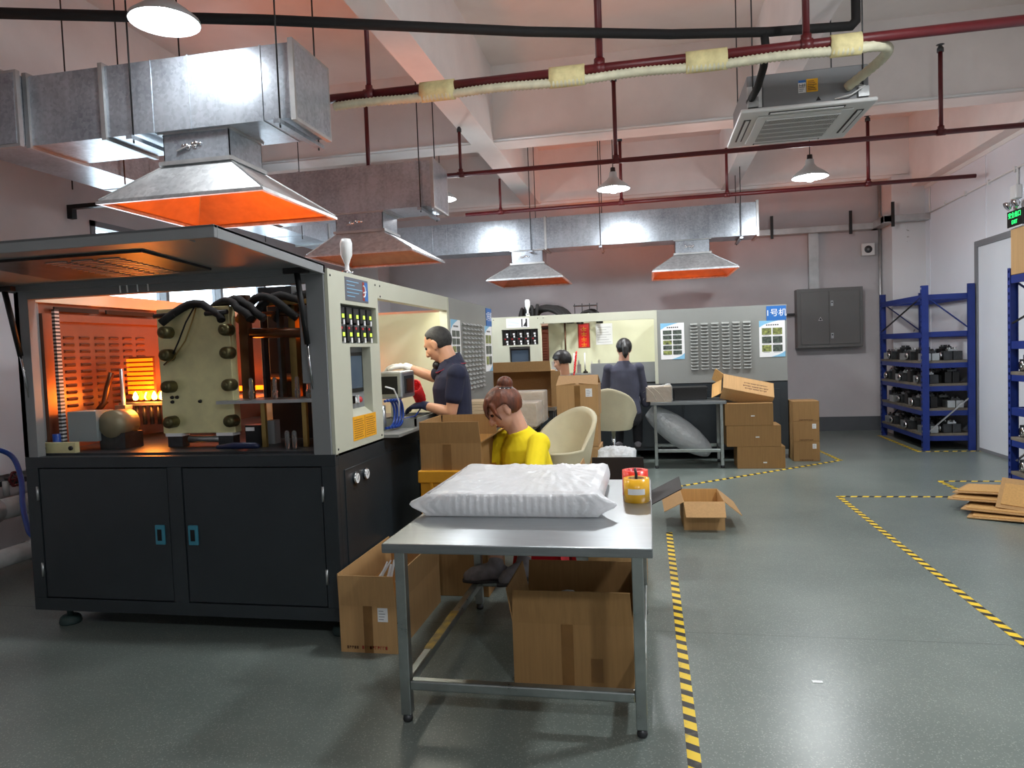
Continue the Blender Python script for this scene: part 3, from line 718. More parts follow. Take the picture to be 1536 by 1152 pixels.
        for cx, cyy, ma, w_ in ((-.665, .34, M_brown, .05), (-.44, .46, M_gold, .04), (-.335, .52, M_brown, .045), (-.26, .6, M_brown, .03), (-.53, .7, M_dsteel, .04), (-.20, .7, M_brown, .04), (-.60, .42, M_dsteel, .016), (-.49, .40, M_dsteel, .016)):
            box('guide_column', (cx-w_/2, cyy, ZB+.012 if cyy > .5 else 1.19), (cx+w_/2, cyy+.05, 1.76), ma)
        box('crosshead', (-.58, .40, 1.70), (-.22, .48, 1.725), M_gold); box('crosshead', (-.60, .40, 1.725), (-.40, .46, 1.8), M_dsteel)
        st = box('transfer_plate', (-.76, .20, 1.175), (-.155, .42, 1.192), M_alu)
        for (px, py) in ((-.50, .215), (-.265, .215), (-.20, .38)): box('plate_leg', (px-.012, py, ZB+.012), (px+.012, py+.02, 1.175), M_gold, st)
        for k, (px, py) in enumerate(((-.60, .28), (-.46, .28), (-.33, .28), (-.245, .24), (-.18, .30), (-.175, .24))):
            q = MB(); q.lathe([(0, .0), (.009, .0), (.0145, .01), (.0145, .035), (.017, .037), (.0145, .042), (.0115, .05), (.0115, .10), (.009, .112), (0, .117)], (px, py, 1.192), 14); q.build('preform', M_clear, T)
        for k in range(2):
            q = MB(); q.lathe([(0, .0), (.012, .0), (.012, .085), (.008, .093), (0, .096)], (-.32+.04*k, .13, ZB+.012), 12); q.build('preform', M_clear, T)
        MB().tube([(-.70, .10, ZB+.03), (-.6, .1, ZB+.036), (-.48, .1, ZB+.036), (-.46, .1, ZB+.03)], [.01, .018, .016, .008], 8).build('screwdriver_grip', mat('dark_blue_plastic', (26, 36, 70), .4), T)
        for k in range(5): MB().cyl((-.40+.035*k, .5+.02*k, ZB+.02), (-.40+.035*k, .5+.02*k, 1.16), .011, 8).build('spindle_rod', M_dsteel, T)
        box('sensor_box', (-.66, .3, ZB+.012), (-.57, .4, 1.05), M_blk); box('sensor_tag', (-.655, .295, 1.02), (-.605, .3, 1.04), M_whitepr)
        box('actuator', (-.56, .34, ZB+.012), (-.51, .40, 1.07), M_grey)
        dp = MB()
        for a_, b_ in (((-.66, ZB+.01), (-.10, 1.10)), ((-.66, 1.10), (-.42, 1.76)), ((-.42, 1.22), (-.10, 1.52)), ((-.42, 1.10), (-.36, 1.22)), ((-.30, 1.10), (-.10, 1.22)), ((-.42, 1.64), (-.10, 1.76)), ((-.42, 1.52), (-.40, 1.64)), ((-.33, 1.52), (-.27, 1.64))): dp.box((a_[0], .59, a_[1]), (b_[0], .605, b_[1]))
        dpo = dp.build('dark_backing', M_void, T)  # near-black sheet added to darken the background behind the columns
        for a_, b_, ma_ in (((-.40, 1.53), (-.33, 1.63), M_hotfin), ((-.27, 1.53), (-.11, 1.63), M_hotfin), ((-.36, 1.11), (-.30, 1.21), M_hot)): box('oven_window', (a_[0], .615, a_[1]), (b_[0], .62, b_[1]), ma_, dpo)
        # drive motor block and pale guard at the left
        box('guard_box', (-W+.12, .17, ZB+.06), (-W+.30, .3, 1.155), mat('pale_guard', (150, 160, 160), .45)); q = MB(); q.lathe([(0, .0), (.075, 0), (.078, .06), (.075, .14), (0, .14)], (-W+.37, .19, 1.08), 20, axis=(0, 1, 0)); q.build('motor', mat('beige_motor', (150, 140, 112), .4, .3), T)
        box('motor_mount', (-W+.29, .2, ZB+.01), (-W+.45, .34, 1.03), M_dsteel)
        bb = box('bracket_plate', (-W+.03, .07, ZB+.01), (-W+.25, .10, ZB+.068), M_platen)
        for yy in (-W+.055, -W+.225): MB().lathe([(0, .008), (.012, .008), (.012, 0)], (yy, .07, ZB+.038), 10, axis=(0, -1, 0)).build('small_screw', M_blk, bb)
        MB().cyl((-W+.09, .12, ZB+.01), (-W+.09, .12, ZB+.11), .02, 10).build('blue_fitting', M_bluehose, T)
        # preform chain and oven
        ov = thing_part = MB(); ov.box((-1.62, .62, 1.20), (-1.44, .80, 1.45)); ovo = ov.build('oven_block', M_oven, T)
        for k in range(8): box('heater_fin', (-1.625, .605, 1.225+k*.028), (-1.455, .62, 1.243+k*.028), M_hotfin, ovo)
        for k in range(9):
            q = MB(); q.lathe([(0, 0), (.012, .005), (.016, .02), (.008, .045), (0, .055)], (-1.56+.03*k, .585+.012*(k % 3), 1.185), 8); q.build('burner', M_flame if k % 2 == 0 else M_hot, ovo)
        box('oven_rail', (-1.66, .56, 1.155), (-1.18, .60, 1.175), M_alu)
        for k in range(8): MB().cyl((-1.60+.05*k, .58, 1.04), (-1.60+.05*k, .58, 1.155), .012, 8).build('chain_spindle', M_dsteel, T)
        MB().cyl((-1.575, .5, ZB+.01), (-1.575, .5, 1.38), .012, 10).build('post_rod', M_alu, T); box('rod_clamp', (-1.61, .47, 1.14), (-1.54, .53, 1.165), M_alu)
        MB().lathe([(0, 0), (.04, 0), (.04, .015), (0, .02)], (-1.575, .5, ZB+.01), 12).build('rod_base', M_alu, T)
        MB().tube([(-1.66, .52, 1.36), (-1.68, .5, 1.27), (-1.69, .48, 1.18), (-1.73, .45, 1.12)], .016, 8).build('wire_loom', M_brown, T)
    # rows of infrared heaters in the oven, open to the hood above
    nh = 5
    hx0, hx1, hy = (-1.55, -.95, .95) if detail else (-1.5, -.85, 1.0)
    rf = box('heater_reflector', (hx0-.05, hy-.1, 1.16), (hx1+.05, hy+.45, 1.17), M_alu)
    for k in range(nh):
        MB().cyl((hx0, hy-.05+k*.09, 1.22), (hx1, hy-.05+k*.09, 1.22), .009, 8).build('heater_lamp', M_hot, rf)
    ld = bpy.data.lights.new('heater_glow', 'AREA'); ld.shape = 'RECTANGLE'; ld.size = .6; ld.size_y = .5; ld.energy = 19 if detail else 6; ld.color = (1, .19, .014)
    lo = bpy.data.objects.new('heater_glow', ld); COL.objects.link(lo); lo.parent = T; lo.location = ((hx0+hx1)/2, hy+.15, 1.26); lo.rotation_euler = (pi, 0, 0)
    if not detail:
        rf2 = box('heater_reflector', (-1.5, 2.2, 1.16), (-.85, 2.9, 1.17), M_alu)
        for k in range(nh): MB().cyl((-1.5, 2.25+k*.13, 1.22), (-.85, 2.25+k*.13, 1.22), .009, 8).build('heater_lamp', M_hot, rf2)
        ld2 = ld.copy(); ld2.energy = 20
        lo = bpy.data.objects.new('heater_glow', ld2); COL.objects.link(lo); lo.parent = T; lo.location = (-1.18, 2.55, 1.26); lo.rotation_euler = (pi, 0, 0)
    else:
        ld2 = bpy.data.lights.new('burner_glow', 'POINT'); ld2.energy = 5; ld2.color = (1, .28, .04); ld2.shadow_soft_size = .05
        lo = bpy.data.objects.new('burner_glow', ld2); COL.objects.link(lo); lo.parent = T; lo.location = (-1.43, .53, 1.22)
        rf2 = box('heater_reflector', (-1.5, 2.5, 1.16), (-.85, 3.4, 1.17), M_alu)
        for k in range(nh): MB().cyl((-1.5, 2.6+k*.17, 1.22), (-.85, 2.6+k*.17, 1.22), .009, 8).build('heater_lamp', M_hot, rf2)
        ld3 = ld.copy(); ld3.energy = 7
        lo = bpy.data.objects.new('heater_glow', ld3); COL.objects.link(lo); lo.parent = T; lo.location = (-1.18, 3.0, 1.26); lo.rotation_euler = (pi, 0, 0)
    # ---- lid over the control end, raised on gas struts (front machine)
    if detail:
        A = Matrix.Translation((0, .0, ZT+.005)) @ Matrix.Rotation(R(-3.0), 4, 'X')
        li = MB(); li.box((-W, -.87, .0), (-.005, 0, .012), A); li.box((-W, -.87, -.035), (-.005, -.85, .012), A); li.box((-.025, -.85, -.035), (-.005, 0, .012), A); li.box((-W, -.85, -.035), (-W+.02, 0, .012), A); li.box((-W, -.02, -.03), (-.005, 0, .012), A)
        lid = li.build('lid', M_grey, T, bevel=.002); lid['label'] = 'raised grey lid propped open on gas struts'
        q = MB(); q.box((-1.35, -.62, -.012), (-.50, -.16, -.001), A); q.build('vent_plate', M_dsteel, lid)
        q = MB(); q.box((-1.60, -.78, -.008), (-.20, -.70, 0), A); q.build('stiffener', M_grey, lid)
        for k in range(12):
            for j in range(3):
                q = MB(); q.box((-1.02+.0+.13*j, -.56+.034*k, -.017), (-.92+.13*j, -.548+.034*k, -.012), A); q.build('vent_slot', M_alu, lid)
        for sx in (-.10, -W+.05):
            q = MB(); q.cyl((sx-.0, -.10, 1.815), (sx, -.03, 1.47), .014, 10); so = q.build('gas_strut', M_blk, T)
            MB().cyl((sx, -.03, 1.47), (sx, .005, 1.25), .006, 8).build('strut_rod', M_chrome, so)
            box('strut_bracket', (sx-.06, -.12, 1.80), (sx+.06, -.09, 1.825), M_blk, so)
        for k, xx in enumerate((-1.12, -1.08, -1.02, -.96)):
            MB().tube([(xx, -.01, 1.77), (xx, -.015, 1.84), (xx+.03, -.015, 1.84)], .004, 6).build('wire_clip', M_whitepr, T)
    else:
        box('front_cover', (-W+.085, .0, ZB), (-.11, .02, 1.765), M_grey)
    # ---- bench stuff in the opening
    if detail:
        box('work_ledge', (-.70, Y1, ZB), (.09, Y2+.2, ZB+.018), M_gold if False else M_panelgrey)
        un = thing_part = MB(); un.box((-.16, .98, 1.13), (.0, 1.22, 1.30)); uo = un.build('trimming_unit', M_alu, T, bevel=.012)
        box('unit_window', (-.14, .976, 1.16), (-.03, .981, 1.27), M_blk, uo); box('unit_window', (.0, 1.02, 1.16), (.004, 1.18, 1.27), M_dsteel, uo); box('unit_plate', (.004, 1.05, 1.175), (.008, 1.15, 1.25), M_brown, uo)
        box('unit_stem', (-.11, 1.06, ZB+.018), (-.06, 1.12, 1.13), M_chrome, uo)
        for k in range(2): MB().cyl((-.16+.07*k, .86, ZB+.02), (-.16+.07*k, .86, 1.10), .022, 10).build('pneumatic_cylinder', M_alu, T)
        tr = MB(); ty0, ty1, tx0, tx1 = .98, 1.42, -.16, .08
        tr.box((tx0, ty0, ZB+.018), (tx1, ty1, ZB+.026)); tr.box((tx0, ty0, ZB+.026), (tx1, ty0+.012, ZB+.075)); tr.box((tx0, ty1-.012, ZB+.026), (tx1, ty1, ZB+.075)); tr.box((tx0, ty0, ZB+.026), (tx0+.012, ty1, ZB+.075)); tr.box((tx1-.012, ty0, ZB+.026), (tx1, ty1, ZB+.075))
        tro = tr.build('tray', M_panelgrey, T); box('tray_block', (-.12, 1.06, ZB+.026), (.0, 1.2, ZB+.07), M_alu, tro); box('tray_block', (-.1, 1.24, ZB+.026), (.03, 1.36, ZB+.06), M_dsteel, tro)
        pts = [];
        for k in range(97):
            t = k/96; a = 2*pi*10*t; pts.append((.0+.036*math.cos(a)-.02*t, 1.22+.16*t+.01*math.sin(a), 1.20-.10*t+.036*math.sin(a)))
        MB().tube(pts, .0065, 6).build('coiled_hose', M_redhose, T)
        for k in range(4):
            pts = [(-.04+.01*k, .78+.02*k+.15*math.sin(pi*i/14)+.004*k, .97+.16*(1-i/14)*(1 if i < 8 else .9)+.03*math.sin(2*pi*i/14)) for i in range(15)]
            MB().tube(pts, .008, 8).build('air_hose', M_bluehose, T)
        MB().tube([(-.02, 1.05, 1.0), (.0, 1.2, 1.0), (.0, 1.32, 1.04), (-.02, 1.38, 1.09)], .005, 6).build('air_hose', M_bluehose, T)
        MB().tube([(.0, .70, 1.22), (.02, .78, 1.2), (.02, .86, 1.12), (.0, .9, 1.03)], .005, 6).build('air_hose', M_white, T)
    else:
        box('work_ledge', (-.70, Y1, 1.06), (-.25, Y2, 1.075), M_panelgrey)
        bn = box('red_banner', (-.72, 1.04, 1.405), (-.716, 1.20, 1.735), M_redpr); box('banner_border', (-.7165, 1.055, 1.42), (-.715, 1.185, 1.72), M_redhose, bn)
        for k in range(4):
            zz = 1.66-.07*k
            q = MB(); q.box((-.7145, 1.085, zz), (-.714, 1.155, zz+.008)); q.box((-.7145, 1.115, zz-.025), (-.714, 1.123, zz+.03)); q.box((-.7145, 1.09, zz-.025), (-.714, 1.15, zz-.018)); q.build('banner_lettering', M_yel, bn)
        for k, (yy, hh, ww) in enumerate(((.72, .17, .07), (.83, .14, .04), (.90, .16, .03), (1.05, .12, .05), (1.22, .1, .04), (1.32, .12, .03))):
            q = MB(); q.box((-.40, yy, 1.075), (-.33, yy+ww, 1.075+hh)); q.lathe([(0, hh+.05), (.012, hh+.05), (.012, hh-.01)], (-.365, yy+ww/2, 1.075), 10); q.build('valve_block', M_alu if k % 2 else M_white, T)
        for yy in (.92, 1.0, 1.14): MB().cyl((-.5, yy, 1.075), (-.5, yy, 1.34), .01, 8).build('pneumatic_cylinder', M_white, T)
        MB().cyl((-.6, .88, 1.1), (-.6, .88, 1.78), .012, 8).build('chain', M_brown, T)
        box('dark_shelf', (-.70, Y1, .93), (-.2, Y2, .95), M_blk); box('grey_guard', (-.24, 1.24, .95), (-.23, Y2-.03, 1.20), M_grey)
        pts = []
        for k in range(81):
            t = k/80; a = 2*pi*8*t; pts.append((-.18+.03*math.cos(a), 1.06-.03*t+.01*math.sin(a), 1.34-.26*t+.03*math.sin(a)))
        MB().tube(pts, .008, 6).build('coiled_hose', M_redhose, T)
        for k in range(6): MB().lathe([(0, .05), (.008, .045), (.012, .03), (.03, .02), (.034, 0)], (-.45, 1.15+.15*k, 1.075), 10).build('knob', M_blk, T)
    return T
m1 = machine('blow_moulding_machine', (-1.505, 3.15, 0), 0, 'dark-based cream blow moulding machine with raised lid and glowing oven', True)
m2 = machine('blow_moulding_machine', (-1.97, 8.75, 0), -pi/2, 'blow moulding machine along the back wall with louvred panel and posters', False)

# ------------------------------------------------------------------ exhaust ducts and hoods
def duct(label, a, b, seams, flanges, axis, rods):
    a = Vector(a); b = Vector(b)
    t = thing('exhaust_duct', ((a.x+b.x)/2, (a.y+b.y)/2, a.z), label, 'duct', 'galvanised exhaust ducts')
    MB().box(a, b).build('duct_body', M_galv, t)
    def ring(p, w_, e, nm):
        q = MB()
        lo_, hi_ = (a.y, b.y) if axis == 0 else (a.x, b.x)
        def pc(u0, u1, z0, z1): q.box((p-w_/2, u0, z0), (p+w_/2, u1, z1)) if axis == 0 else q.box((u0, p-w_/2, z0), (u1, p+w_/2, z1))
        pc(lo_-e, lo_+.002, a.z, b.z); pc(hi_-.002, hi_+e, a.z, b.z); pc(lo_-e, hi_+e, b.z, b.z+e); pc(lo_-e, hi_+e, a.z-e, a.z)
        q.build(nm, M_galv if nm == 'seam' else M_cable, t)
    for p in seams: ring(p, .008, .004, 'seam')
    for p in flanges: ring(p, .03, .018, 'flange')
    for (x, y) in rods:
        MB().cyl((x, y, a.z-.06), (x, y, ZC), .0055, 6).build('hanger_rod', M_blk, t)
    ys = sorted(set(y for _, y in rods)); xs = sorted(set(x for x, _ in rods))
    if axis == 0:
        for x in xs:
            yy = [y for xx, y in rods if xx == x]
            if len(yy) == 2: MB().box((x-.02, min(yy)-.04, a.z-.045), (x+.02, max(yy)+.04, a.z-.02)).build('hanger_angle', M_galv, t)
    return t
DZ0, DZ1 = 2.79, 3.215
d1 = duct('big galvanised duct over the front machine with a bright lamp reflection', (-3.77, 3.80, DZ0), (-1.945, 4.23, DZ1), [-2.88, -2.63, -2.16], [-3.75, -3.21, -1.96], 0, [(-2.04, 3.775), (-2.04, 4.255), (-3.0, 3.775), (-3.0, 4.255)])
d2 = duct('dim galvanised duct over the rear end of the front machine', (-3.77, 6.40, DZ0), (-1.93, 6.85, DZ1), [-3.3, -2.8, -2.4, -2.1], [-3.75, -1.945], 0, [(-2.06, 6.37), (-2.06, 6.88)])
d3 = duct('long galvanised duct with many seams running before the back wall', (-3.77, 9.65, DZ0), (1.44, 10.08, DZ1), [-3.6+.21*k for k in range(24)], [-3.75, -1.35, 1.43], 0, [(1.22, 9.62), (1.22, 10.11), (-.6, 9.62), (-.6, 10.11), (-1.55, 9.62), (-1.55, 10.11)])
d4 = duct('galvanised trunk duct joining the branch ducts along the window wall', (-4.18, 3.72, DZ0), (-3.77, 10.2, DZ1), [4.9, 5.8, 7.4, 8.6], [3.74, 5.35, 8.0], 1, [(-4.2, 4.6), (-3.75, 4.6), (-4.2, 7.3), (-3.75, 7.3)])
q = MB(); q.box((-4.8, 5.18, 2.74), (-3.74, 5.23, 2.775)); q.box((-4.8, 5.18, 2.66), (-4.75, 5.23, 2.74)); q.build('wall_bracket', M_blk, d4)

def hood(label, x0, x1, y0, y1, nx0, nx1, ny0, ny1, zr=2.36):
    cx, cy = (x0+x1)/2, (y0+y1)/2
    t = thing('extraction_hood', (cx, cy, zr), label, 'hood', 'galvanised extraction hoods')
    zn = 2.60
    def fr(e):
        lo = [(x0+e, y0+e, zr+.02), (x1-e, y0+e, zr+.02), (x1-e, y1-e, zr+.02), (x0+e, y1-e, zr+.02)]
        hi = [(nx0+e, ny0+e, zn), (nx1-e, ny0+e, zn), (nx1-e, ny1-e, zn), (nx0+e, ny1-e, zn)]
        rim = [(p[0], p[1], zr) for p in lo]
        return rim, lo, hi
    q = MB()
    r, l, h = fr(0); q.add(r+l+h, [(k, (k+1) % 4, 4+(k+1) % 4, 4+k) for k in range(4)]+[(4+k, 4+(k+1) % 4, 8+(k+1) % 4, 8+k) for k in range(4)])
    q.build('canopy', M_galv2, t)
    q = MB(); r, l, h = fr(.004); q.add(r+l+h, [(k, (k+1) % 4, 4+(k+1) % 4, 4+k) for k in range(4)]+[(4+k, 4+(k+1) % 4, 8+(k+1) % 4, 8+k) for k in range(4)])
    q.build('inner_skin', mat('glow_tinted_sheet', (196, 150, 112), .42, .6, var=.12, scale=9, bump=.1, bscale=14), t)  # brown-orange tint painted on to deepen the heater glow inside the hood
    q = MB(); e = .012
    q.box((x0-e, y0-e, zr-.004), (x1+e, y0+e, zr+.012)); q.box((x0-e, y1-e, zr-.004), (x1+e, y1+e, zr+.012)); q.box((x0-e, y0+e, zr-.004), (x0+e, y1-e, zr+.012)); q.box((x1-e, y0+e, zr-.004), (x1+e, y1-e, zr+.012))
    q.build('rim', M_galv2, t)
    q = MB()
    for (a, b) in (((nx0, ny0), (nx1, ny0)), ((nx0, ny1), (nx1, ny1)), ((nx0, ny0), (nx0, ny1)), ((nx1, ny0), (nx1, ny1))):
        q.box((min(a[0], b[0])-.003, min(a[1], b[1])-.003, zn), (max(a[0], b[0])+.003, max(a[1], b[1])+.003, DZ0))
    q.build('neck', M_galv, t)
    q = MB(); e = .025
    q.box((nx0-e, ny0-e, zn-.006), (nx1+e, ny0, zn+.018)); q.box((nx0-e, ny1, zn-.006), (nx1+e, ny1+e, zn+.018)); q.box((nx0-e, ny0, zn-.006), (nx0, ny1, zn+.018)); q.box((nx1, ny0, zn-.006), (nx1+e, ny1, zn+.018))
    q.box((nx0-e, ny0-e, DZ0-.012), (nx1+e, ny0, DZ0)); q.box((nx1, ny0, DZ0-.012), (nx1+e, ny1, DZ0))
    q.build('collar', M_cable, t)
    for sx, sy in ((0, 0), (1, 0), (1, 1), (0, 1)):
        MB().bar((x0+(x1-x0)*sx, y0+(y1-y0)*sy, zr+.022), (nx0+(nx1-nx0)*sx, ny0+(ny1-ny0)*sy, zn), .012, .008).build('corner_seam', M_cable, t)
    # damper lever with a crumpled foil patch on the neck
    mx = nx0+(nx1-nx0)*.42
    q = MB(); rr = random.Random(int(x0*100))
    for k in range(7): q.sphere((mx+.018*k-.05+rr.uniform(-.01, .01), ny0-.006, 2.70+rr.uniform(-.012, .012)), (rr.uniform(.012, .024), .008, rr.uniform(.01, .018)), 8, 6)
    q.build('foil_patch', M_chrome, t)
    MB().bar((mx-.09, ny0-.012, 2.675), (mx-.01, ny0-.012, 2.70), .012, .008).build('damper_lever', M_cable, t)
    return t
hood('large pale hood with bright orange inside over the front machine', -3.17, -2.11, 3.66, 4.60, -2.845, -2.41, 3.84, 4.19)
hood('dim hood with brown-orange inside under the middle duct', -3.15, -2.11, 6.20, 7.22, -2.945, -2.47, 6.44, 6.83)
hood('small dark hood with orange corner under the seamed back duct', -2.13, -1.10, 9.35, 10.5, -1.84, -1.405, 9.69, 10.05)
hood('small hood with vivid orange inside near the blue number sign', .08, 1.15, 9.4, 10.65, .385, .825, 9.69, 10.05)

# ------------------------------------------------------------------ overhead pipes
def sprinkler(label, y, z, x0, x1, r, drops, group='red sprinkler pipes', down=()):
    t = thing('sprinkler_pipe', (x0, y, z), label, 'pipe', group)
    MB().cyl((x0, y, z), (x1, y, z), r, 12).build('main_pipe', M_red, t)
    for x, zt, rr, head in drops:
        zt = min(zt, ZC if not head else ZC-.16)
        q = MB(); q.cyl((x, y, z), (x, y, zt), rr, 10); q.cyl((x, y, z-.0), (x, y, z+r+.03), rr*1.45, 10); q.cyl((x-.035, y, z), (x+.035, y, z), r*1.22, 12)
        d = q.build('riser', M_red, t)
        if head:
            q = MB(); q.lathe([(0, .0), (rr*1.5, 0), (rr*1.5, .03), (rr*.8, .05), (rr*.8, .06), (rr*1.8, .064), (0, .068)], (x, y, zt), 10); q.build('sprinkler_head', M_dsteel, d)
    return t
def xa(px, py, Y): return PY(px, py, Y).x
yA, zA = 4.66, 3.2
sprinkler('thick red pipe with taped pale hose slung beneath it', yA, zA, -2.2, XR, .031, [(xa(552, 100, yA), ZC, .017, False), (xa(898, 60, yA), ZC, .024, False), (xa(1209, 40, yA), ZC, .022, False)])
yB, zB = 6.97, 3.2
sprinkler('thin red pipe with upright heads passing beyond the ceiling air conditioner', yB, zB, -2.9, XR, .024, [(xa(550, 190, yB), PY(550, 152, yB).z, .022, True), (xa(690, 230, yB), PY(690, 198, yB).z, .016, True), (xa(922, 180, yB), PY(922, 122, yB).z, .02, True), (xa(1411, 150, yB), PY(1411, 78, yB).z, .019, True)])
yC, zC = 9.0, 3.2
sprinkler('far red pipe stained along the back beam, ending by the right wall', yC, zC, -2.3, 3.72, .024, [(xa(750, 290, yC), PY(750, 268, yC).z, .016, False), (xa(931, 260, yC), PY(931, 212, yC).z, .019, True), (xa(1090, 260, yC), PY(1090, 222, yC).z, .017, False), (xa(1302, 230, yC), PY(1302, 182, yC).z, .02, True)])
# ribbed condensate hose under the thick red pipe
t = thing('drain_hose', (-2.0, yA, zA-.06), 'pale ribbed drain hose taped under the thick red pipe', 'hose')
xs0, xs1 = -2.1, xa(1280, 72, yA)
pts, rad = [], []
n = 260
for i in range(n+1):
    u = i/n; x = xs0+(xs1-xs0)*u; pts.append((x, yA-.01, zA-.058+.006*math.sin(u*23))); rad.append(.025+(.007 if i % 2 else 0))
ex = Vector((xs1, yA-.01, zA-.058))
ac_in = Vector((1.40, 5.33, 3.14))
for i in range(1, 41):
    u = i/40; p = ex*(1-u)**3 + (ex+Vector((.30, 0, .02)))*3*u*(1-u)**2 + (ac_in+Vector((.22, -.25, .12)))*3*u*u*(1-u) + ac_in*u**3
    pts.append(p); rad.append(.03+(.004 if i % 2 else 0))
MB().tube(pts, rad, 10).build('ribbed_tube', M_hose, t)
for (pa, pb) in ((630, 681), (824, 877), (1029, 1091), (1246, 1292)):
    x0, x1 = xa(pa, 110, yA), xa(pb, 100, yA)
    MB().loft([[(x, yA+.045*math.cos(a*pi/8)-.003, zA-.027+.068*math.sin(a*pi/8)) for a in range(16)] for x in np.linspace(x0, x1, 5)]).build('tape_wrap', M_wrap, t)
# black insulated refrigerant pipe
t = thing('insulated_pipe', (1.36, 4.95, 3.4), 'black foam insulated pipe crossing the ceiling to the air conditioner', 'pipe')
P = [Vector((-4.1, 3.22, 3.4)), Vector((-3.487, 3.433, 3.4)), Vector((-2.154, 3.889, 3.4)), Vector((-.694, 4.436, 3.39)), Vector((.2, 4.74, 3.395)), Vector((.806, 4.89, 3.4)), Vector((1.33, 4.95, 3.4)), Vector((1.36, 4.95, 3.43)), Vector((1.36, 4.95, 4.5))]
MB().tube(P, .03, 12).build('pipe_run', M_insul, t)
MB().tube([(.79, 4.89, 3.4), (.80, 4.9, 3.3), (.80, 5.0, 3.22), (.79, 5.2, 3.16), (.76, 5.38, 3.12)], .026, 12).build('branch', M_insul, t)
MB().tube([(1.36, 4.95+.04*math.sin(a), 3.62+.01*a) for a in np.linspace(0, 7, 12)], .003, 5).build('tie_wire', M_blk, t)

# ------------------------------------------------------------------ ceiling cassette air conditioner
ax0, ax1, ay0, ay1, az = .69, 1.60, 5.32, 6.22, 3.03
t = thing('air_conditioner', (1.145, 5.77, az), 'grey and white ceiling cassette air conditioner on hanger rods', 'air conditioner')
body = MB().box((ax0+.05, ay0+.04, az+.03), (ax1-.05, ay1-.04, 3.30)).build('casing', M_acgrey, t, bevel=.01)
q = MB(); q.box((ax0+.05, ay0+.03, az+.04), (ax0+.15, ay0+.042, 3.22)); q.build('corner_plate', M_white, body)
q = MB(); q.box((.85, ay0+.028, az+.03), (1.30, ay0+.04, 3.285)); q.build('side_cover', M_acgrey, body)
lbl = MB().box((1.085, ay0+.024, 3.14), (1.135, ay0+.028, 3.225)).build('spec_label', M_whitepr, body); MB().box((1.085, ay0+.0225, 3.208), (1.135, ay0+.024, 3.225)).build('label_band', M_bluepr, lbl)
for k in range(4): MB().box((1.09, ay0+.0226, 3.148+k*.013), (1.115+.006*(k % 3), ay0+.024, 3.153+k*.013)).build('print_line', M_acgrey, lbl)
text('1.38', .026, M_blackpr, lbl, (1.11, ay0+.0225, 3.19), (1, 0, 0), (0, 0, 1), 'label_figures')
yl = MB().box((1.14, ay0+.024, 3.14), (1.215, ay0+.028, 3.23)).build('caution_label', M_tapeyel, body)
for k in range(6): MB().box((1.148, ay0+.0226, 3.152+k*.012), (1.205-.008*(k % 3), ay0+.024, 3.156+k*.012)).build('print_line', M_brownpr, yl)
tri = MB(); tri.add([(1.20, ay0+.0265, 3.075), (1.235, ay0+.0265, 3.075), (1.2175, ay0+.0265, 3.105)], [(0, 1, 2)]); tri.build('warning_mark', M_blackpr, body)
pn = MB()
# panel frame with corner chamfers, sloping lip, air slots and grille
pn.box((ax0, ay0, az), (ax1, ay1, az+.03)); pno = pn.build('fascia', M_acwhite, t, bevel=.012)
gx0, gx1, gy0, gy1 = ax0+.2, ax1-.2, ay0+.17, ay1-.17
q = MB(); q.box((ax0+.13, ay0+.11, az-.012), (ax1-.13, ay1-.11, az)); q.build('centre_panel', M_acwhite, pno, bevel=.008)
q = MB(); q.box((gx0, gy0, az-.014), (gx1, gy1, az-.0115)); q.build('grille_back', M_blk, pno)
q = MB()
for k in range(44): x = gx0+(gx1-gx0)*(k+.5)/44; q.box((x-.0022, gy0, az-.017), (x+.0022, gy1, az-.014))
for k in range(6): y = gy0+(gy1-gy0)*k/5; q.box((gx0, y-.004, az-.021), (gx1, y+.004, az-.013))
q.build('grille', M_acwhite, pno)
for (a, b) in (((gx0, ay0+.035), (gx1, ay0+.085)), ((gx0, ay1-.085), (gx1, ay1-.035)), ((ax0+.045, gy0), (ax0+.095, gy1)), ((ax1-.095, gy0), (ax1-.045, gy1))):
    s_ = MB().box((a[0], a[1], az-.003), (b[0], b[1], az+.004)).build('air_slot', M_blk, pno)
    q = MB(); cxm, cym = (a[0]+b[0])/2, (a[1]+b[1])/2
    if b[0]-a[0] > b[1]-a[1]: q.box((a[0]+.01, cym-.012, az-.008), (b[0]-.01, cym+.012, az-.003))
    else: q.box((cxm-.012, a[1]+.01, az-.008), (cxm+.012, b[1]-.01, az-.003))
    q.build('louvre_blade', M_acwhite, s_)
for (x, y) in ((ax0+.09, ay0+.03), (ax1-.09, ay0+.03), (ax0+.09, ay1-.03), (ax1-.09, ay1-.03)):
    rod = MB().cyl((x, y, 3.08), (x, y, ZC), .005, 6).build('hanger_rod', M_dsteel, t)
    MB().box((x-.035, y-.02, 3.07), (x+.035, y+.02, 3.14)).build('hanger_lug', M_cable, rod)
MB().tube([(1.45, 5.335, 3.16), (1.5, 5.27, 3.12), (1.42, 5.3, 3.08), (1.32, 5.33, 3.07)], .005, 6).build('white_wire', M_white, t)

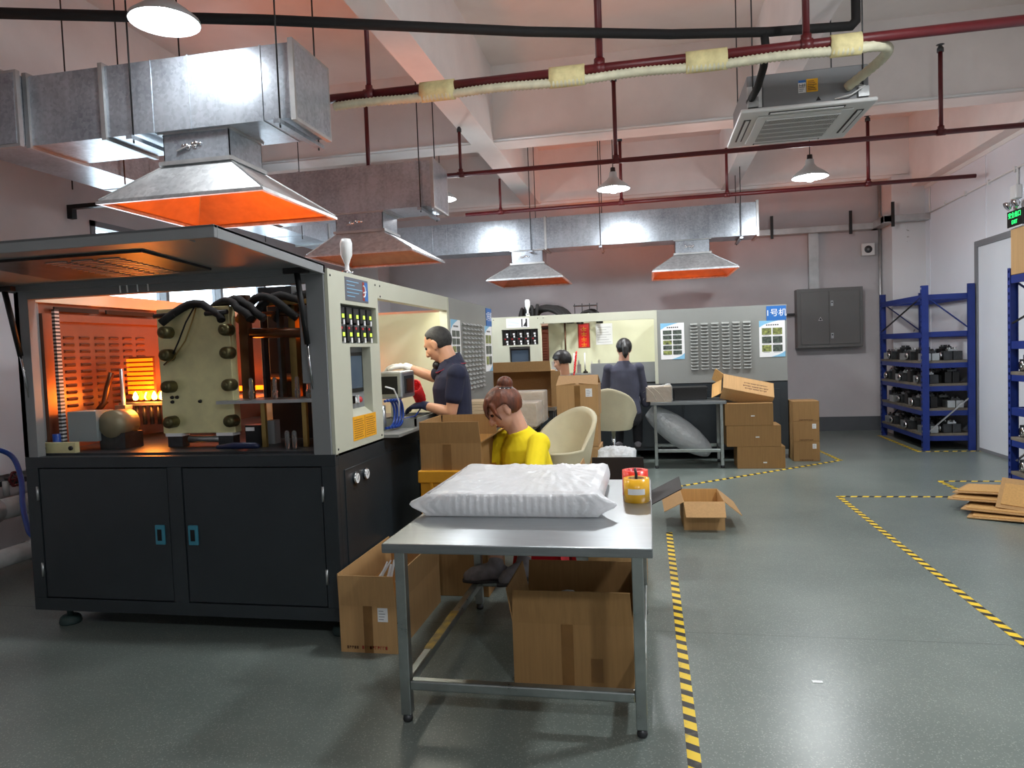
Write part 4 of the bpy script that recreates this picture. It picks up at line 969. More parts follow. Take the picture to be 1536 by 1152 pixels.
# ------------------------------------------------------------------ back wall services
t = thing('cable_tray', (2.5, 11.28, 3.0), 'galvanised cable tray along the back wall bending round the column', 'cable tray')
MB().box((1.44, 11.2, 2.99), (3.36, 11.38, 3.08)).build('tray_run', M_cable, t, bevel=.004)
MB().box((3.27, 10.72, 2.99), (3.40, 11.38, 3.10)).build('tray_run', M_cable, t, bevel=.004)
MB().box((3.27, 10.72, 3.0), (XR, 10.86, 3.09)).build('tray_run', M_cable, t, bevel=.004)
for x in (1.86, 2.96, 3.38):
    y = 11.18 if x < 3.3 else 10.70
    MB().box((x-.02, y-.012, 2.93), (x+.02, y+.008, 3.27)).build('hanger_strap', M_blk, t)
MB().box((2.40, 11.30, 2.16), (2.54, 11.385, 2.99)).build('drop_trunking', M_cable, t)
MB().box((1.9, 11.32, 1.78), (2.19, 11.36, 1.81)).build('cable_stub', M_blk, t)
cx0, cx1, cz0, cz1 = 2.20, 3.12, 1.275, 2.16
t = thing('electrical_cabinet', (2.66, 11.4, cz0), 'dark grey two-door electrical cabinet on the back wall', 'cabinet')
MB().box((cx0, 11.2, cz0), (cx1, 11.399, cz1)).build('cabinet_body', M_cab, t, bevel=.006)
for xa_, xb_, nm in ((cx0+.05, 2.645, 'l'), (2.65, cx1-.05, 'r')):
    d = MB().box((xa_, 11.188, cz0+.05), (xb_, 11.2, cz1-.05)).build('cabinet_door', M_cab, t, bevel=.003)
    if nm == 'r':
        for z in (1.93, 1.45):
            h = MB().box((xa_+.02, 11.18, z-.04), (xa_+.055, 11.19, z+.04)).build('door_lock', M_alu, d); MB().lathe([(0, .006), (.01, .006), (.01, 0)], (xa_+.037, 11.18, z+.012), 10, axis=(0, -1, 0)).build('keyhole', M_blk, h)
    else:
        q = MB(); q.add([(xb_-.15, 11.187, 1.68), (xb_-.09, 11.187, 1.68), (xb_-.12, 11.187, 1.735)], [(0, 1, 2)]); q.build('warning_sticker', M_whitepr, d)
        q = MB(); q.add([(xb_-.142, 11.186, 1.685), (xb_-.098, 11.186, 1.685), (xb_-.12, 11.186, 1.725)], [(0, 1, 2)]); q.build('warning_mark', M_blackpr, d)
t = thing('wall_speaker', (3.24, 11.4, 2.62), 'small square speaker box high on the back wall', 'speaker')
MB().box((3.15, 11.33, 2.62), (3.33, 11.399, 2.80)).build('speaker_case', M_white, t, bevel=.006); MB().lathe([(0, .004), (.05, .003), (.055, 0)], (3.24, 11.33, 2.71), 20, axis=(0, -1, 0)).build('grille', M_dsteel, t); MB().lathe([(0, .008), (.018, .007), (.02, 0)], (3.24, 11.328, 2.71), 14, axis=(0, -1, 0)).build('cone_cap', M_acgrey, t)
# right wall: exit sign, twin emergency lamp, conduits
t = thing('exit_sign', (XR, 8.40, 2.51), 'green lit exit sign on the white right wall', 'sign')
MB().box((XR-.03, 8.22, 2.52), (XR-.001, 8.545, 2.69)).build('sign_case', M_blk, t, bevel=.003)
MB().box((XR-.026, 8.24, 2.503), (XR-.004, 8.52, 2.52)).build('light_bar', M_white, t)
text('安全出口', .066, M_leafg, t, (XR-.032, 8.385, 2.638), (0, -1, 0), (0, 0, 1), 'sign_lettering'); text('EXIT', .058, M_leafg, t, (XR-.032, 8.385, 2.565), (0, -1, 0), (0, 0, 1), 'sign_lettering')
t = thing('emergency_light', (XR, 8.34, 2.7), 'twin-head white emergency light above the exit sign', 'lamp')
MB().box((XR-.06, 8.29, 2.80), (XR-.001, 8.42, 2.94)).build('battery_case', M_white, t, bevel=.008)
for y in (8.26, 8.42):
    q = MB(); q.lathe([(0, 0), (.025, 0), (.045, .03), (.048, .05), (.0, .05)], (XR-.05, y, 2.76), 14, axis=(-.8, 0, -.5)); h = q.build('lamp_head', M_chrome, t)
MB().cyl((XR-.015, 8.35, 2.94), (XR-.015, 8.35, 3.12), .012, 8).build('feed_conduit', M_white, t)
t = thing('wall_conduit', (XR, 9.5, 3.0), 'thin white conduit sloping along the right wall panels', 'conduit')
MB().tube([(XR-.012, 10.7, 3.09), (XR-.012, 9.3, 3.11), (XR-.012, 8.0, 3.13), (XR-.012, 4, 3.16)], .011, 8).build('conduit_run', M_white, t)
MB().tube([(XR-.012, 10.7, 3.09), (XR-.012, 10.72, 3.3), (XR-.012, 10.7, 3.44)], .011, 8).build('conduit_run', M_white, t)
for y in (10.2, 9.6, 9.0, 8.4, 7.8): MB().box((XR-.026, y-.012, 3.085), (XR-.001, y+.012, 3.145)).build('saddle_clip', M_white, t)

# ------------------------------------------------------------------ left wall: pipes, valve, blue hose
def lagged(label, x, z, r, y0, y1):
    t = thing('lagged_pipe', (x, y0, z), label, 'pipe', 'lagged pipes along the window wall')
    MB().cyl((x, y0, z), (x, y1, z), r, 16).build('lagging', M_pipegrey, t)
    for k in range(int((y1-y0)/.8)): MB().lathe([(r+.006, -.03), (r+.008, 0), (r+.006, .03)], (x, y0+.4+.8*k, z), 16, axis=(0, 1, 0)).build('band', M_cable, t)
    for k in range(3):
        y = y0+.3+k*(y1-y0-.6)/2; MB().box((x-.02, y-.02, 0), (x+.02, y+.02, z-r+.01)).build('pipe_stand', M_dsteel, t)
lagged('thick grey lagged pipe low on the window wall under the valve', -4.45, .43, .075, 2.8, 9.5)
lagged('lagged pipe nearest the floor on the window wall', -4.18, .17, .06, 2.8, 9.5)
t = thing('steel_channel', (-4.6, 4, .52), 'dark steel channel above the lagged pipes', 'channel')
MB().box((-4.68, 2.8, .56), (-4.60, 9.5, .60)).build('channel_web', M_dsteel, t)
for y in (3.2, 4.6, 6.4): MB().box((-4.78, y, .56), (-4.68, y+.03, .60)).build('channel_arm', M_dsteel, t)
vp = PX(8, 718, -4.55)
t = thing('gate_valve', (vp.x, vp.y, vp.z), 'red handwheel valve on a stub pipe by the window wall', 'valve')
MB().cyl((vp.x, vp.y-.0, .5), (vp.x, vp.y, vp.z-.02), .022, 10).build('stub_pipe', M_pipegrey, t)
MB().cyl((vp.x, vp.y, vp.z), (vp.x+.09, vp.y, vp.z), .012, 8).build('valve_stem', M_dsteel, t)
q = MB(); wpts = [(vp.x+.09, vp.y+.05*math.cos(a*pi/12)*(1+.08*math.cos(a*pi/2)), vp.z+.05*math.sin(a*pi/12)*(1+.08*math.cos(a*pi/2))) for a in range(25)]
q.tube(wpts, .009, 8)
for k in range(3): q.cyl((vp.x+.09, vp.y+.05*math.cos(k*pi/3), vp.z+.05*math.sin(k*pi/3)), (vp.x+.09, vp.y-.05*math.cos(k*pi/3), vp.z-.05*math.sin(k*pi/3)), .006, 6)
q.build('handwheel', M_red, t)
hp = [PX(-30, 672, -4.3), PX(5, 677, -4.25), PX(22, 690, -4.2), PX(32, 720, -4.1), PX(34, 755, -4.0), PX(40, 785, -3.9)]
hp += [Vector((-3.8, hp[-1].y-.05, .35)), Vector((-3.6, hp[-1].y, .2)), Vector((-3.35, hp[-1].y+.1, .15))]
def crom(P_, n_=6):
    out = []
    for i in range(len(P_)-1):
        p0, p1, p2, p3 = P_[max(0, i-1)], P_[i], P_[i+1], P_[min(len(P_)-1, i+2)]
        for k in range(n_):
            u = k/n_; out.append(.5*((2*p1)+(p2-p0)*u+(2*p0-5*p1+4*p2-p3)*u*u+(3*p1-p0-3*p2+p3)*u**3))
    return out+[P_[-1]]
o = MB().tube(crom(hp), .017, 10).build('blue_hose', M_bluehose, org=hp[3]); tag(o, 'dark blue hose curving down beside the front machine', 'hose')
t = thing('white_panel', (-4.7, 4.6, 0), 'tall white panel standing against the window wall behind the pipes', 'panel')
MB().box((-4.79, 3.3, .62), (-4.74, 5.35, 2.2)).build('board', M_wallr, t, bevel=.004)
for y in (3.35, 5.27): MB().box((-4.79, y, 0), (-4.74, y+.04, .62)).build('panel_leg', M_grey, t)

# ------------------------------------------------------------------ racks
def holed_strip(q, p0, du, dv, w_, h_, n, hole=.0125):
    """flat strip with n punched square holes: origin p0, width along du, length along dv"""
    p0 = Vector(p0); du = Vector(du); dv = Vector(dv); c = h_/n
    for k in range(n):
        o = p0+dv*(c*k); m = w_/2; hm = hole; cm = c/2
        V = [o, o+du*w_, o+du*w_+dv*c, o+dv*c, o+du*(m-hm)+dv*(cm-hm), o+du*(m+hm)+dv*(cm-hm), o+du*(m+hm)+dv*(cm+hm), o+du*(m-hm)+dv*(cm+hm)]
        q.add(V, [(0, 1, 5, 4), (1, 2, 6, 5), (2, 3, 7, 6), (3, 0, 4, 7)])
def rack(label, x0, x1, y0, y1, H, levels, beams, endface):
    t = thing('storage_rack', ((x0+x1)/2, (y0+y1)/2, 0), label, 'rack', 'blue storage racks')
    pw, th = .075, .003
    for (x, sx) in ((x0, 1), (x1, -1)):
        for (y, sy) in ((y0, 1), (y1, -1)):
            q = MB()
            # L-shaped upright: punched leg in the y direction and plain folded leg in the x direction
            holed_strip(q, (x, y, 0), (0, sy, 0), (0, 0, 1), pw*.62, H, 30)
            q.box((min(x, x+sx*pw), y-.0015, 0), (max(x, x+sx*pw), y+.0015, H))
            q.box((min(x+sx*pw, x+sx*(pw-.003)), min(y, y+sy*.03), 0), (max(x+sx*pw, x+sx*(pw-.003)), max(y, y+sy*.03), H))
            q.box((x-.0, min(y, y+sy*.05), 0), (x+sx*.06, max(y, y+sy*.05), .006))
            q.build('upright', M_blue, t)
    for z in levels:
        b = MB().box((x0+.004, y0+.03, z-.028), (x1-.004, y1-.03, z)).build('shelf_board', M_board, t)
        for x in (x0+.006, x1-.036):
            MB().box((x, y0+.05, z-.085), (x+.03, y1-.05, z-.029)).build('shelf_beam', M_blue, b)
        for y in (y0+.03, y1-.06): MB().box((x0+.05, y, z-.09), (x1-.05, y+.03, z-.029)).build('end_beam', M_blue, b)
    for z in beams:
        for y in (y0+.02, y1-.05): MB().box((x0+.05, y, z-.06), (x1-.05, y+.03, z)).build('end_brace_beam', M_blue, t)
        for x in (x0+.006, x1-.036): MB().box((x, y0+.05, z-.07), (x+.03, y1-.05, z)).build('side_beam', M_blue, t)
    for y, s in ((y0+.012, 1), (y1-.012, -1)):
        MB().bar((x0+.06, y, 1.86 if H > 1.9 else 1.8), (x1-.06, y, 1.47), .022, .012).build('diagonal_brace', M_blue, t)
        MB().bar((x0+.06, y, .22), (x1-.06, y, .64), .022, .012).build('diagonal_brace', M_blue if y > 9.5 else M_cable, t)
    MB().bar((x0+.012, y0+.06, 1.86), (x0+.012, y1-.06, 1.48), .014, .014).build('diagonal_brace', M_blk, t)
    return t
lv2 = [1.09, .81, .512, .205]
rack('blue rack in the far corner holding moulds on four shelves', 3.24, 3.82, 9.28, 10.85, 2.0, lv2, [1.89, 1.44], True)
lv1 = [1.045, .45, .135]
rack('blue rack with a carton on top beside the white door', 3.215, 3.80, 5.62, 7.16, 1.98, lv1, [1.91, 1.32, .72], True)
BOLT = {}
def mould(x, y, z, kind, label, group, rot=0.):
    label = label.replace('metal mould', ('pale aluminium mould', 'chrome-ringed dark mould', 'tall black mould')[kind % 3])
    t = thing('steel_mould', (x, y, z), label, 'mould', group, rot=rot, local=True)
    ma, mb_ = ((M_alu, M_dsteel), (M_dsteel, M_alu), (M_blk, M_dsteel))[kind % 3]
    w_, d_, h_ = ((.09, .17, .09), (.10, .15, .11), (.08, .12, .14))[kind % 3]
    MB().box((-w_, -d_/2, 0), (-.004, d_/2, h_)).build('mould_half', ma, t, bevel=.005); MB().box((.004, -d_/2, 0), (w_, d_/2, h_)).build('mould_half', ma, t, bevel=.005)
    MB().box((-.05, -d_/2+.01, h_), (.05, d_/2-.01, h_+.025)).build('clamp_plate', mb_, t, bevel=.003)
    for sx in (-1, 1):
        for sy in (-1, 1):
            if BOLT.get(kind % 3) is None: BOLT[kind % 3] = MB().lathe([(0, .02), (.012, .02), (.012, 0)], (0, 0, 0), 8).mesh('bolt', mb_)
            bo = bpy.data.objects.new('bolt', BOLT[kind % 3]); COL.objects.link(bo); bo.parent = t; bo.location = (sx*.028, sy*(d_/2-.03), h_+.025)
    if kind % 3 == 1:
        q = MB(); q.lathe([(.02, -.0), (.042, .0), (.042, .03), (.02, .03)], (-w_, 0, h_*.5), 16, axis=(-1, 0, 0)); q.build('cooling_ring', M_chrome, t)
rr = random.Random(11)
for li, z in enumerate(lv2):
    for k in range(7):
        y = 9.42+.205*k; mould(3.36+rr.uniform(-.02, .03), y, z, (k*2+li) % 3, f'metal mould in the front row on the {("top","second","third","lowest")[li]} shelf of the corner rack', 'moulds on the corner rack', rr.uniform(-.1, .1))
    for k in range(3):
        mould(3.60+rr.uniform(-.02, .03), 9.42+.22*k, z, (k+li+1) % 3, f'metal mould behind the front row on the {("top","second","third","lowest")[li]} shelf of the corner rack', 'moulds on the corner rack', rr.uniform(-.15, .15))
for li, z in enumerate(lv1):
    for k in range(2):
        mould(3.38+.22*k, 7.02-.02*k, z, k+1, f'metal mould on the {("top","middle","lowest")[li]} board of the rack with the carton on top', 'moulds on the rack by the door', .1)
        mould(3.38+.22*k, 6.72, z, k, f'metal mould on the {("top","middle","lowest")[li]} board of the rack with the carton on top', 'moulds on the rack by the door', .1)

# ------------------------------------------------------------------ cartons
def carton(loc, w_, d_, h_, label, group=None, rot=0., flaps=None, fl=None, closed=False, ma=None, inner=None, label_at=None, prints=(), tape=True, fold=None, seed=0, tilt=None, tapes=(), flapmat=None):
    """box of corrugated board; origin at the middle of its base. flaps: {side: angle from upright, outwards}"""
    ma = ma or M_cart; inner = inner or M_cartin
    t = thing('carton', loc, label, 'carton', group, rot=(tilt if tilt else rot), local=True)
    e = .005; x, y = w_/2, d_/2
    if closed:
        MB().box((-x, -y, 0), (x, y, h_)).build('carton_body', ma, t, bevel=.004)
        for s in (-1, 1): MB().box((-x, -.001 if s > 0 else -y, h_), (x, y if s > 0 else .001, h_+.004), Matrix.Translation((0, 0, h_)) @ Matrix.Rotation(s*-.006, 4, 'X') @ Matrix.Translation((0, 0, -h_))).build('top_flap', ma, t)
        if tape: MB().box((-x-.001, -.028, h_+.0045), (x+.001, .028, h_+.006)).build('tape_strip', M_ptape, t)
    else:
        q = MB(); q.box((-x, -y, 0), (x, y, e)); q.box((-x, -y, e), (x, -y+e, h_)); q.box((-x, y-e, e), (x, y, h_)); q.box((-x, -y+e, e), (-x+e, y-e, h_)); q.box((x-e, -y+e, e), (x, y-e, h_))
        b = q.build('carton_body', ma, t); b.data.materials.append(inner)
        for p in b.data.polygons:
            c = p.center; n = p.normal
            if (abs(c.x) < x-e*.5 and abs(c.y) < y-e*.5 and c.z > e*.5) and not n.z > .9: p.material_index = 1
        fl = fl or d_*.45
        for side, ang in (flaps or {}).items():
            ax = {'f': ((-x, x), -y, 'y'), 'b': ((-x, x), y, 'y'), 'l': ((-y, y), -x, 'x'), 'r': ((-y, y), x, 'x')}[side]
            q = MB(); (a0, a1), pos, k = ax; sg = -1 if side in 'fl' else 1
            if k == 'y':
                Mx = Matrix.Translation((0, pos-(e/2)*sg, h_)) @ Matrix.Rotation(-sg*R(ang), 4, 'X')
                q.add([Mx @ Vector(p) for p in ((a0, -e/2, 0), (a1, -e/2, 0), (a1-.008, -e/2, fl), (a0+.008, -e/2, fl), (a0, e/2, 0), (a1, e/2, 0), (a1-.008, e/2, fl), (a0+.008, e/2, fl))], [(0, 1, 2, 3), (4, 5, 6, 7), (0, 1, 5, 4), (1, 2, 6, 5), (2, 3, 7, 6), (3, 0, 4, 7)])
            else:
                Mx = Matrix.Translation((pos-(e/2)*sg, 0, h_)) @ Matrix.Rotation(sg*R(ang), 4, 'Y')
                q.add([Mx @ Vector(p) for p in ((-e/2, a0, 0), (-e/2, a1, 0), (-e/2, a1-.008, fl), (-e/2, a0+.008, fl), (e/2, a0, 0), (e/2, a1, 0), (e/2, a1-.008, fl), (e/2, a0+.008, fl))], [(0, 1, 2, 3), (4, 5, 6, 7), (0, 1, 5, 4), (1, 2, 6, 5), (2, 3, 7, 6), (3, 0, 4, 7)])
            q.build('flap', (flapmat or {}).get(side, ma), t)
    for (sx, z0, ww, hh) in tapes:      # vertical tape strips on the front face
        MB().box((sx-ww/2, -y-.0012, z0), (sx+ww/2, -y, z0+hh)).build('tape_strip', M_ptape, t)
    if label_at:
        lx, lz, lw, lh = label_at
        lb = MB().box((lx-lw/2, -y-.0015, lz-lh/2), (lx+lw/2, -y, lz+lh/2)).build('address_label', M_paper, t)
        for k in range(4): MB().box((lx-lw*.38, -y-.002, lz-lh*.35+k*lh*.2), (lx+lw*(.1+.08*(k % 3)), -y-.0014, lz-lh*.3+k*lh*.2)).build('print_line', M_acgrey, lb)
    for (sx, sz, ww, hh, pm) in prints:  # illegible stamped print: short strokes
        rnd = random.Random(seed+int(sx*100)); n = max(3, int(ww/(hh*.8)))
        for k in range(n):
            x0 = sx-ww/2+k*ww/n; q = MB()
            q.box((x0, -y-.0012, sz), (x0+ww/n*.18, -y, sz+hh)); q.box((x0, -y-.0012, sz+hh*rnd.choice((0, .45, .85))), (x0+ww/n*.7, -y, sz+hh*rnd.choice((.95, 1.0))*.15+sz*0+sz+hh*0) if False else (x0+ww/n*.7, -y, sz+hh*.98))
            q.build('stamp_mark', pm, t)
    return t

# front left carton beside the machine, with upright flaps, and those behind it
carton((-1.335, 3.40, 0), .285, .69, .225, 'tall open carton with a white label standing against the front machine side', 'cartons by the front machine', flaps={'f': 5, 'b': -3, 'l': 3, 'r': 4}, fl=.148, label_at=(.075, .185, .05, .066), prints=((.03, .018, .13, .016, M_redpr), (-.08, .018, .06, .014, M_brownpr)), tapes=((0.0, .0, .045, .225),))
t = thing('paper_scraps', (-1.25, 3.2, .25), 'pale crumpled scraps sticking out of the tall open carton', 'scraps')
for k in range(9):
    q = MB(); c = Vector((-1.30+.012*k, 3.13+.03*(k % 3), .34+.012*(k % 4))); q.bar(c-Vector((.03, .01, .04)), c+Vector((.02-.006*k, .02, .035)), .012, .003); q.build('scrap', M_paper, t)
carton((-1.125, 4.07, 0), .385, .46, .42, 'closed dull carton under the yellow crate behind the tall open carton', 'cartons by the front machine', closed=True, ma=M_cartd)
t = thing('yellow_crate', (-1.125, 4.07, .425), 'yellow crate between a dull carton and an open brown carton', 'crate')
MB().box((-1.315, 3.84, .426), (-.935, 4.30, .66)).build('crate_body', M_crate, t, bevel=.004)
MB().box((-1.325, 3.825, .66), (-.925, 4.31, .73)).build('crate_lip', M_crate, t, bevel=.006); MB().box((-1.25, 3.823, .43), (-1.235, 3.84, .66)).build('crate_rib', M_crate, t)
carton((-1.13, 4.07, .73), .36, .44, .155, 'scuffed open carton with raised flaps on the yellow crate', 'cartons by the front machine', flaps={'f': 6, 'b': 2, 'l': 2, 'r': 58}, fl=.125, ma=M_cartd, tapes=((-.02, 0, .05, .15),))
# carton on the floor under the steel table
carton((-.345, 3.04, 0), .50, .40, .26, 'worn open carton with raised flaps on the floor under the steel table', flaps={'f': 6, 'b': 4, 'l': 10, 'r': 6}, fl=.145, ma=M_cartd, tapes=((-.02, 0, .05, .26), (.10, .02, .05, .10)))
t = thing('plastic_scrap', (-.40, 3.02, .24), 'crumpled clear plastic inside the carton under the table', 'plastic')
q = MB()
rnd = random.Random(4)
for k in range(9): q.sphere((-.46+rnd.uniform(-.09, .1), 3.02+rnd.uniform(-.1, .08), .27+rnd.uniform(-.05, .05)), (rnd.uniform(.03, .06), rnd.uniform(.03, .06), rnd.uniform(.02, .05)), 7, 5)
q.build('crumpled_film', M_sack, t)

# ------------------------------------------------------------------ steel work table
def steel_table(label, x0, x1, y0, y1, H, rails_z, legw=.04, worn=False):  # worn adds the painted reflection strip on the left rail
    t = thing('steel_table', ((x0+x1)/2, (y0+y1)/2, 0), label, 'table', 'stainless steel tables')
    MB().box((x0, y0, H-.036), (x1, y1, H)).build('table_top', M_steel, t, bevel=.004)
    i = .035
    for x in (x0+i, x1-i-legw):
        for y in (y0+i, y1-i-legw):
            lg = MB().box((x, y, .03), (x+legw, y+legw, H-.036)).build('leg', M_steelleg, t, bevel=.003)
            MB().lathe([(0, .0), (.017, .0), (.02, .008), (.016, .03), (0, .03)], (x+legw/2, y+legw/2, 0), 12).build('foot', M_dsteel, lg)
    z = rails_z; r = .019
    for y in (y0+i+legw/2, y1-i-legw/2): MB().box((x0+i+legw, y-r, z-r), (x1-i-legw, y+r, z+r)).build('rail', M_steelleg, t, bevel=.006)
    for x in (x0+i+legw/2, x1-i-legw/2):
        ro = MB().box((x-r, y0+i+legw, z-r), (x+r, y1-i-legw, z+r)).build('rail', M_steelleg, t, bevel=.006)
        if worn and x < (x0+x1)/2: MB().box((x-r, y0+.32, z+r), (x+r, y0+.75, z+r+.001)).build('rail_reflection', mat('yellow_reflection', (196, 160, 50), .5, dark=(90, 84, 70), scale=14), ro)  # yellow-brown reflection painted on the rail top as a thin strip
    return t
steel_table('stainless steel work table carrying a bag of bottles and tape rolls', -1.0, -.006, 2.44, 3.72, .70, .146, worn=True)

# bag of bottles on the table
bx0, bx1, by0, by1, bz0, bh = -.965, -.225, 2.875, 3.62, .70, .098
def bag_mesh():
    nx, ny, nz = 84, 72, 8
    vs, fs = [], []
    def pos(u, v, wv, face):
        # u,v in -1..1 ; w 0..1 ; rounded box
        cx, cy = (bx0+bx1)/2, (by0+by1)/2; hx, hy = (bx1-bx0)/2, (by1-by0)/2
        x, y, z = cx+u*hx, cy+v*hy, bz0+.0015+wv*bh
        # soft shoulders
        r = max(abs(u), abs(v))
        if face == 't' and r > .9: z -= (r-.9)*.12
        nn = mnoise.noise(Vector((x*9, y*9, 3)))
        if face == 't':
            a = math.atan2(y-3.55, x+.5); z += .006*nn + .010*abs(mnoise.noise(Vector((a*14, (x+y)*3, 1)))) + .003*mnoise.noise(Vector((x*26, y*9, 5)))
            z += .006*max(0, 1-abs(v-.94)/.06)
        else:
            amp = .004*math.sin((x if abs(v) > .99 else y)*2*pi/.031)*min(1, wv*3)*min(1, (1-wv)*3)
            bul = .010*math.sin(pi*wv)
            if abs(v) > .99: y += (amp+bul)*(1 if v > 0 else -1)
            else: x += (amp+bul)*(1 if u > 0 else -1)
        # pinched, pointed corners at the front
        for su in (-1, 1):
            dd = max(0, 1-((u-su)**2*9+(v+1)**2*9)**.5)
            if dd > 0 and face != 't':
                k = dd*math.sin(pi*min(1, max(0, wv)))**2
                x += su*.075*k; y += .01*k
        return (x, y, z)
    def grid(fn, n, m_):
        b = len(vs)
        for i in range(n+1):
            for j in range(m_+1): vs.append(fn(i/n, j/m_))
        for i in range(n):
            for j in range(m_): fs.append((b+i*(m_+1)+j, b+(i+1)*(m_+1)+j, b+(i+1)*(m_+1)+j+1, b+i*(m_+1)+j+1))
    grid(lambda a, c: pos(2*a-1, 2*c-1, 1, 't'), nx, ny)
    grid(lambda a, c: pos(2*a-1, -1, c*.985, 's'), nx, nz); grid(lambda a, c: pos(2*a-1, 1, c*.985, 's'), nx, nz)
    grid(lambda a, c: pos(-1, 2*a-1, c*.985, 's'), ny, nz); grid(lambda a, c: pos(1, 2*a-1, c*.985, 's'), ny, nz)
    q = MB(); q.add(vs, fs, True); return q
o = bag_mesh().build('bottle_bag', M_film, org=(-.6, 3.24, .70)); tag(o, 'flat translucent plastic bag packed with bottles on the steel table', 'bag')
bp = MB(); bp.lathe([(0, .0005), (.0135, .0005), (.0145, .004), (.0145, .07), (.010, .080), (.0085, .083), (.0085, .09), (0, .09)], (0, 0, 0), 12)
bproto = None; spots = [(bx0+.02+k*.0305, by0+.02) for k in range(24)]+[(bx1-.022, by0+.051+k*.0305) for k in range(18)]+[(bx0+.02, by0+.051+k*.0305) for k in range(18)]
for k, (x, y) in enumerate(spots):
    if bproto is None: bproto = bp.build('small_bottle', M_bottle); ob = bproto
    else: ob = bproto.copy(); COL.objects.link(ob)
    ob.location = (x, y, .7015); tag(ob, 'small pale bottle standing inside the translucent bag on the table', 'bottle', 'bottles packed in the bag')
# tape rolls and pen
def roll(x, y, r, h, ma, label, lab):
    t = thing('tape_roll', (x, y, .70), label, 'tape roll', 'packing tape rolls on the table')
    MB().lathe([(r*.62, 0), (r, 0), (r, h), (r*.62, h), (r*.62, 0)], (x, y, .70), 36).build('tape_winding', ma, t)
    MB().lathe([(r*.58, 0), (r*.63, 0), (r*.63, h+.001), (r*.58, h+.001), (r*.58, 0)], (x, y, .70), 28).build('core', M_cartd if lab else M_redplastic, t)
    if lab:
        q = MB(); ring = []
        for k in range(9):
            a = -pi/2+(k-4)*.17; ring.append((x+(r+.0015)*math.cos(a), y+(r+.0015)*math.sin(a)))
        q.add([(p[0], p[1], .738) for p in ring]+[(p[0], p[1], .764) for p in ring], [(k, k+1, 10+k, 9+k) for k in range(8)]); q.build('paper_label', M_paper, t)
roll(-.072, 3.20, .058, .105, M_tapeyel, 'amber packing tape roll with a white label and a pen in it', True)
roll(-.080, 3.335, .060, .118, M_tapered, 'bright red tape roll behind the amber tape roll', False)
o = MB().tube([(-.075, 3.205, .705), (-.072, 3.215, .82), (-.078, 3.222, .845)], [.007, .007, .006], 8).build('marker_pen', M_blk, org=(-.075, 3.205, .705)); tag(o, 'black marker pen standing in the amber tape roll', 'pen')

# ------------------------------------------------------------------ things behind the table
carton((-.215, 4.30, 0), .34, .40, .46, 'large open carton with black flaps behind the steel table', flaps={'f': 40, 'b': -4, 'l': 12, 'r': 62}, fl=.24, ma=M_cart, flapmat={'r': M_cartblk, 'b': M_cartblk, 'l': M_cart}, rot=.0)
def sack(name, label, c, s, seed, ma, cat='bag', lumps=10, rot=None):
    q = MB(); rnd = random.Random(seed)
    q.sphere((0, 0, 0), s, 64, 44, rot)
    for k, v in enumerate(q.v):
        n = v.normalized(); mx_ = max(abs(v.x)/s[0], abs(v.y)/s[1], abs(v.z)/s[2])
        d = .07*mnoise.noise(n*2.2+Vector((seed, 0, 0)))-.10*abs(mnoise.noise(n*5+Vector((0, seed, 0))))+.04*abs(mnoise.noise(n*13+Vector((seed, 2, 0))))
        v = v*(1+.75*(1/mx_-1))*.86
        q.v[k] = v*(1+d)
    q.v = [v+Vector(c) for v in q.v]
    zmin = min(v.z for v in q.v); fl_ = max(0., zmin)
    o = q.build(name, ma, org=(c[0], c[1], 0)); tag(o, label, cat); return o
sack('plastic_sack', 'crumpled white plastic sack behind the black-flapped carton', (-.25, 5.15, .36), (.17, .16, .36), 5, M_sack)
sack('plastic_sack', 'white plastic bag low on the floor beyond the steel table legs', (-.42, 4.75, .17), (.24, .17, .17), 8, M_sack)
# open carton on the aisle floor
carton((.37, 5.64, 0), .30, .50, .215, 'empty open carton with spread flaps alone on the aisle floor', flaps={'f': 122, 'b': 168, 'l': 118, 'r': 130}, fl=.165, ma=M_cart, inner=M_cartin, rot=.02)
# stack of cartons with a shipping label
hs = [.285, .27, .265, .27]; z = 0.
names = ['lowest carton of the stack behind the cream chair', 'second carton up in the stack behind the cream chair', 'carton just under the white-labelled one behind the cream chair', 'top carton with white label and half open flaps behind the cream chair']
for k, h in enumerate(hs):
    top = k == 3
    carton((-.625+(.012 if k % 2 else -.004)+(.035 if k < 3 else 0), 6.16, z), .36 if top else .30, .32, h-.004, names[k], 'cartons stacked behind the cream chair', rot=.0, closed=not top, flaps={'f': -62, 'b': -62, 'l': -84, 'r': -84} if top else None, fl=.165, label_at=(.1, .20, .055, .07) if top else None, prints=((.04, .015, .11, .018, M_blackpr),) if k > 0 else (), tape=False, tapes=((0, .06, .05, h-.07),) if top else ())
    z += h
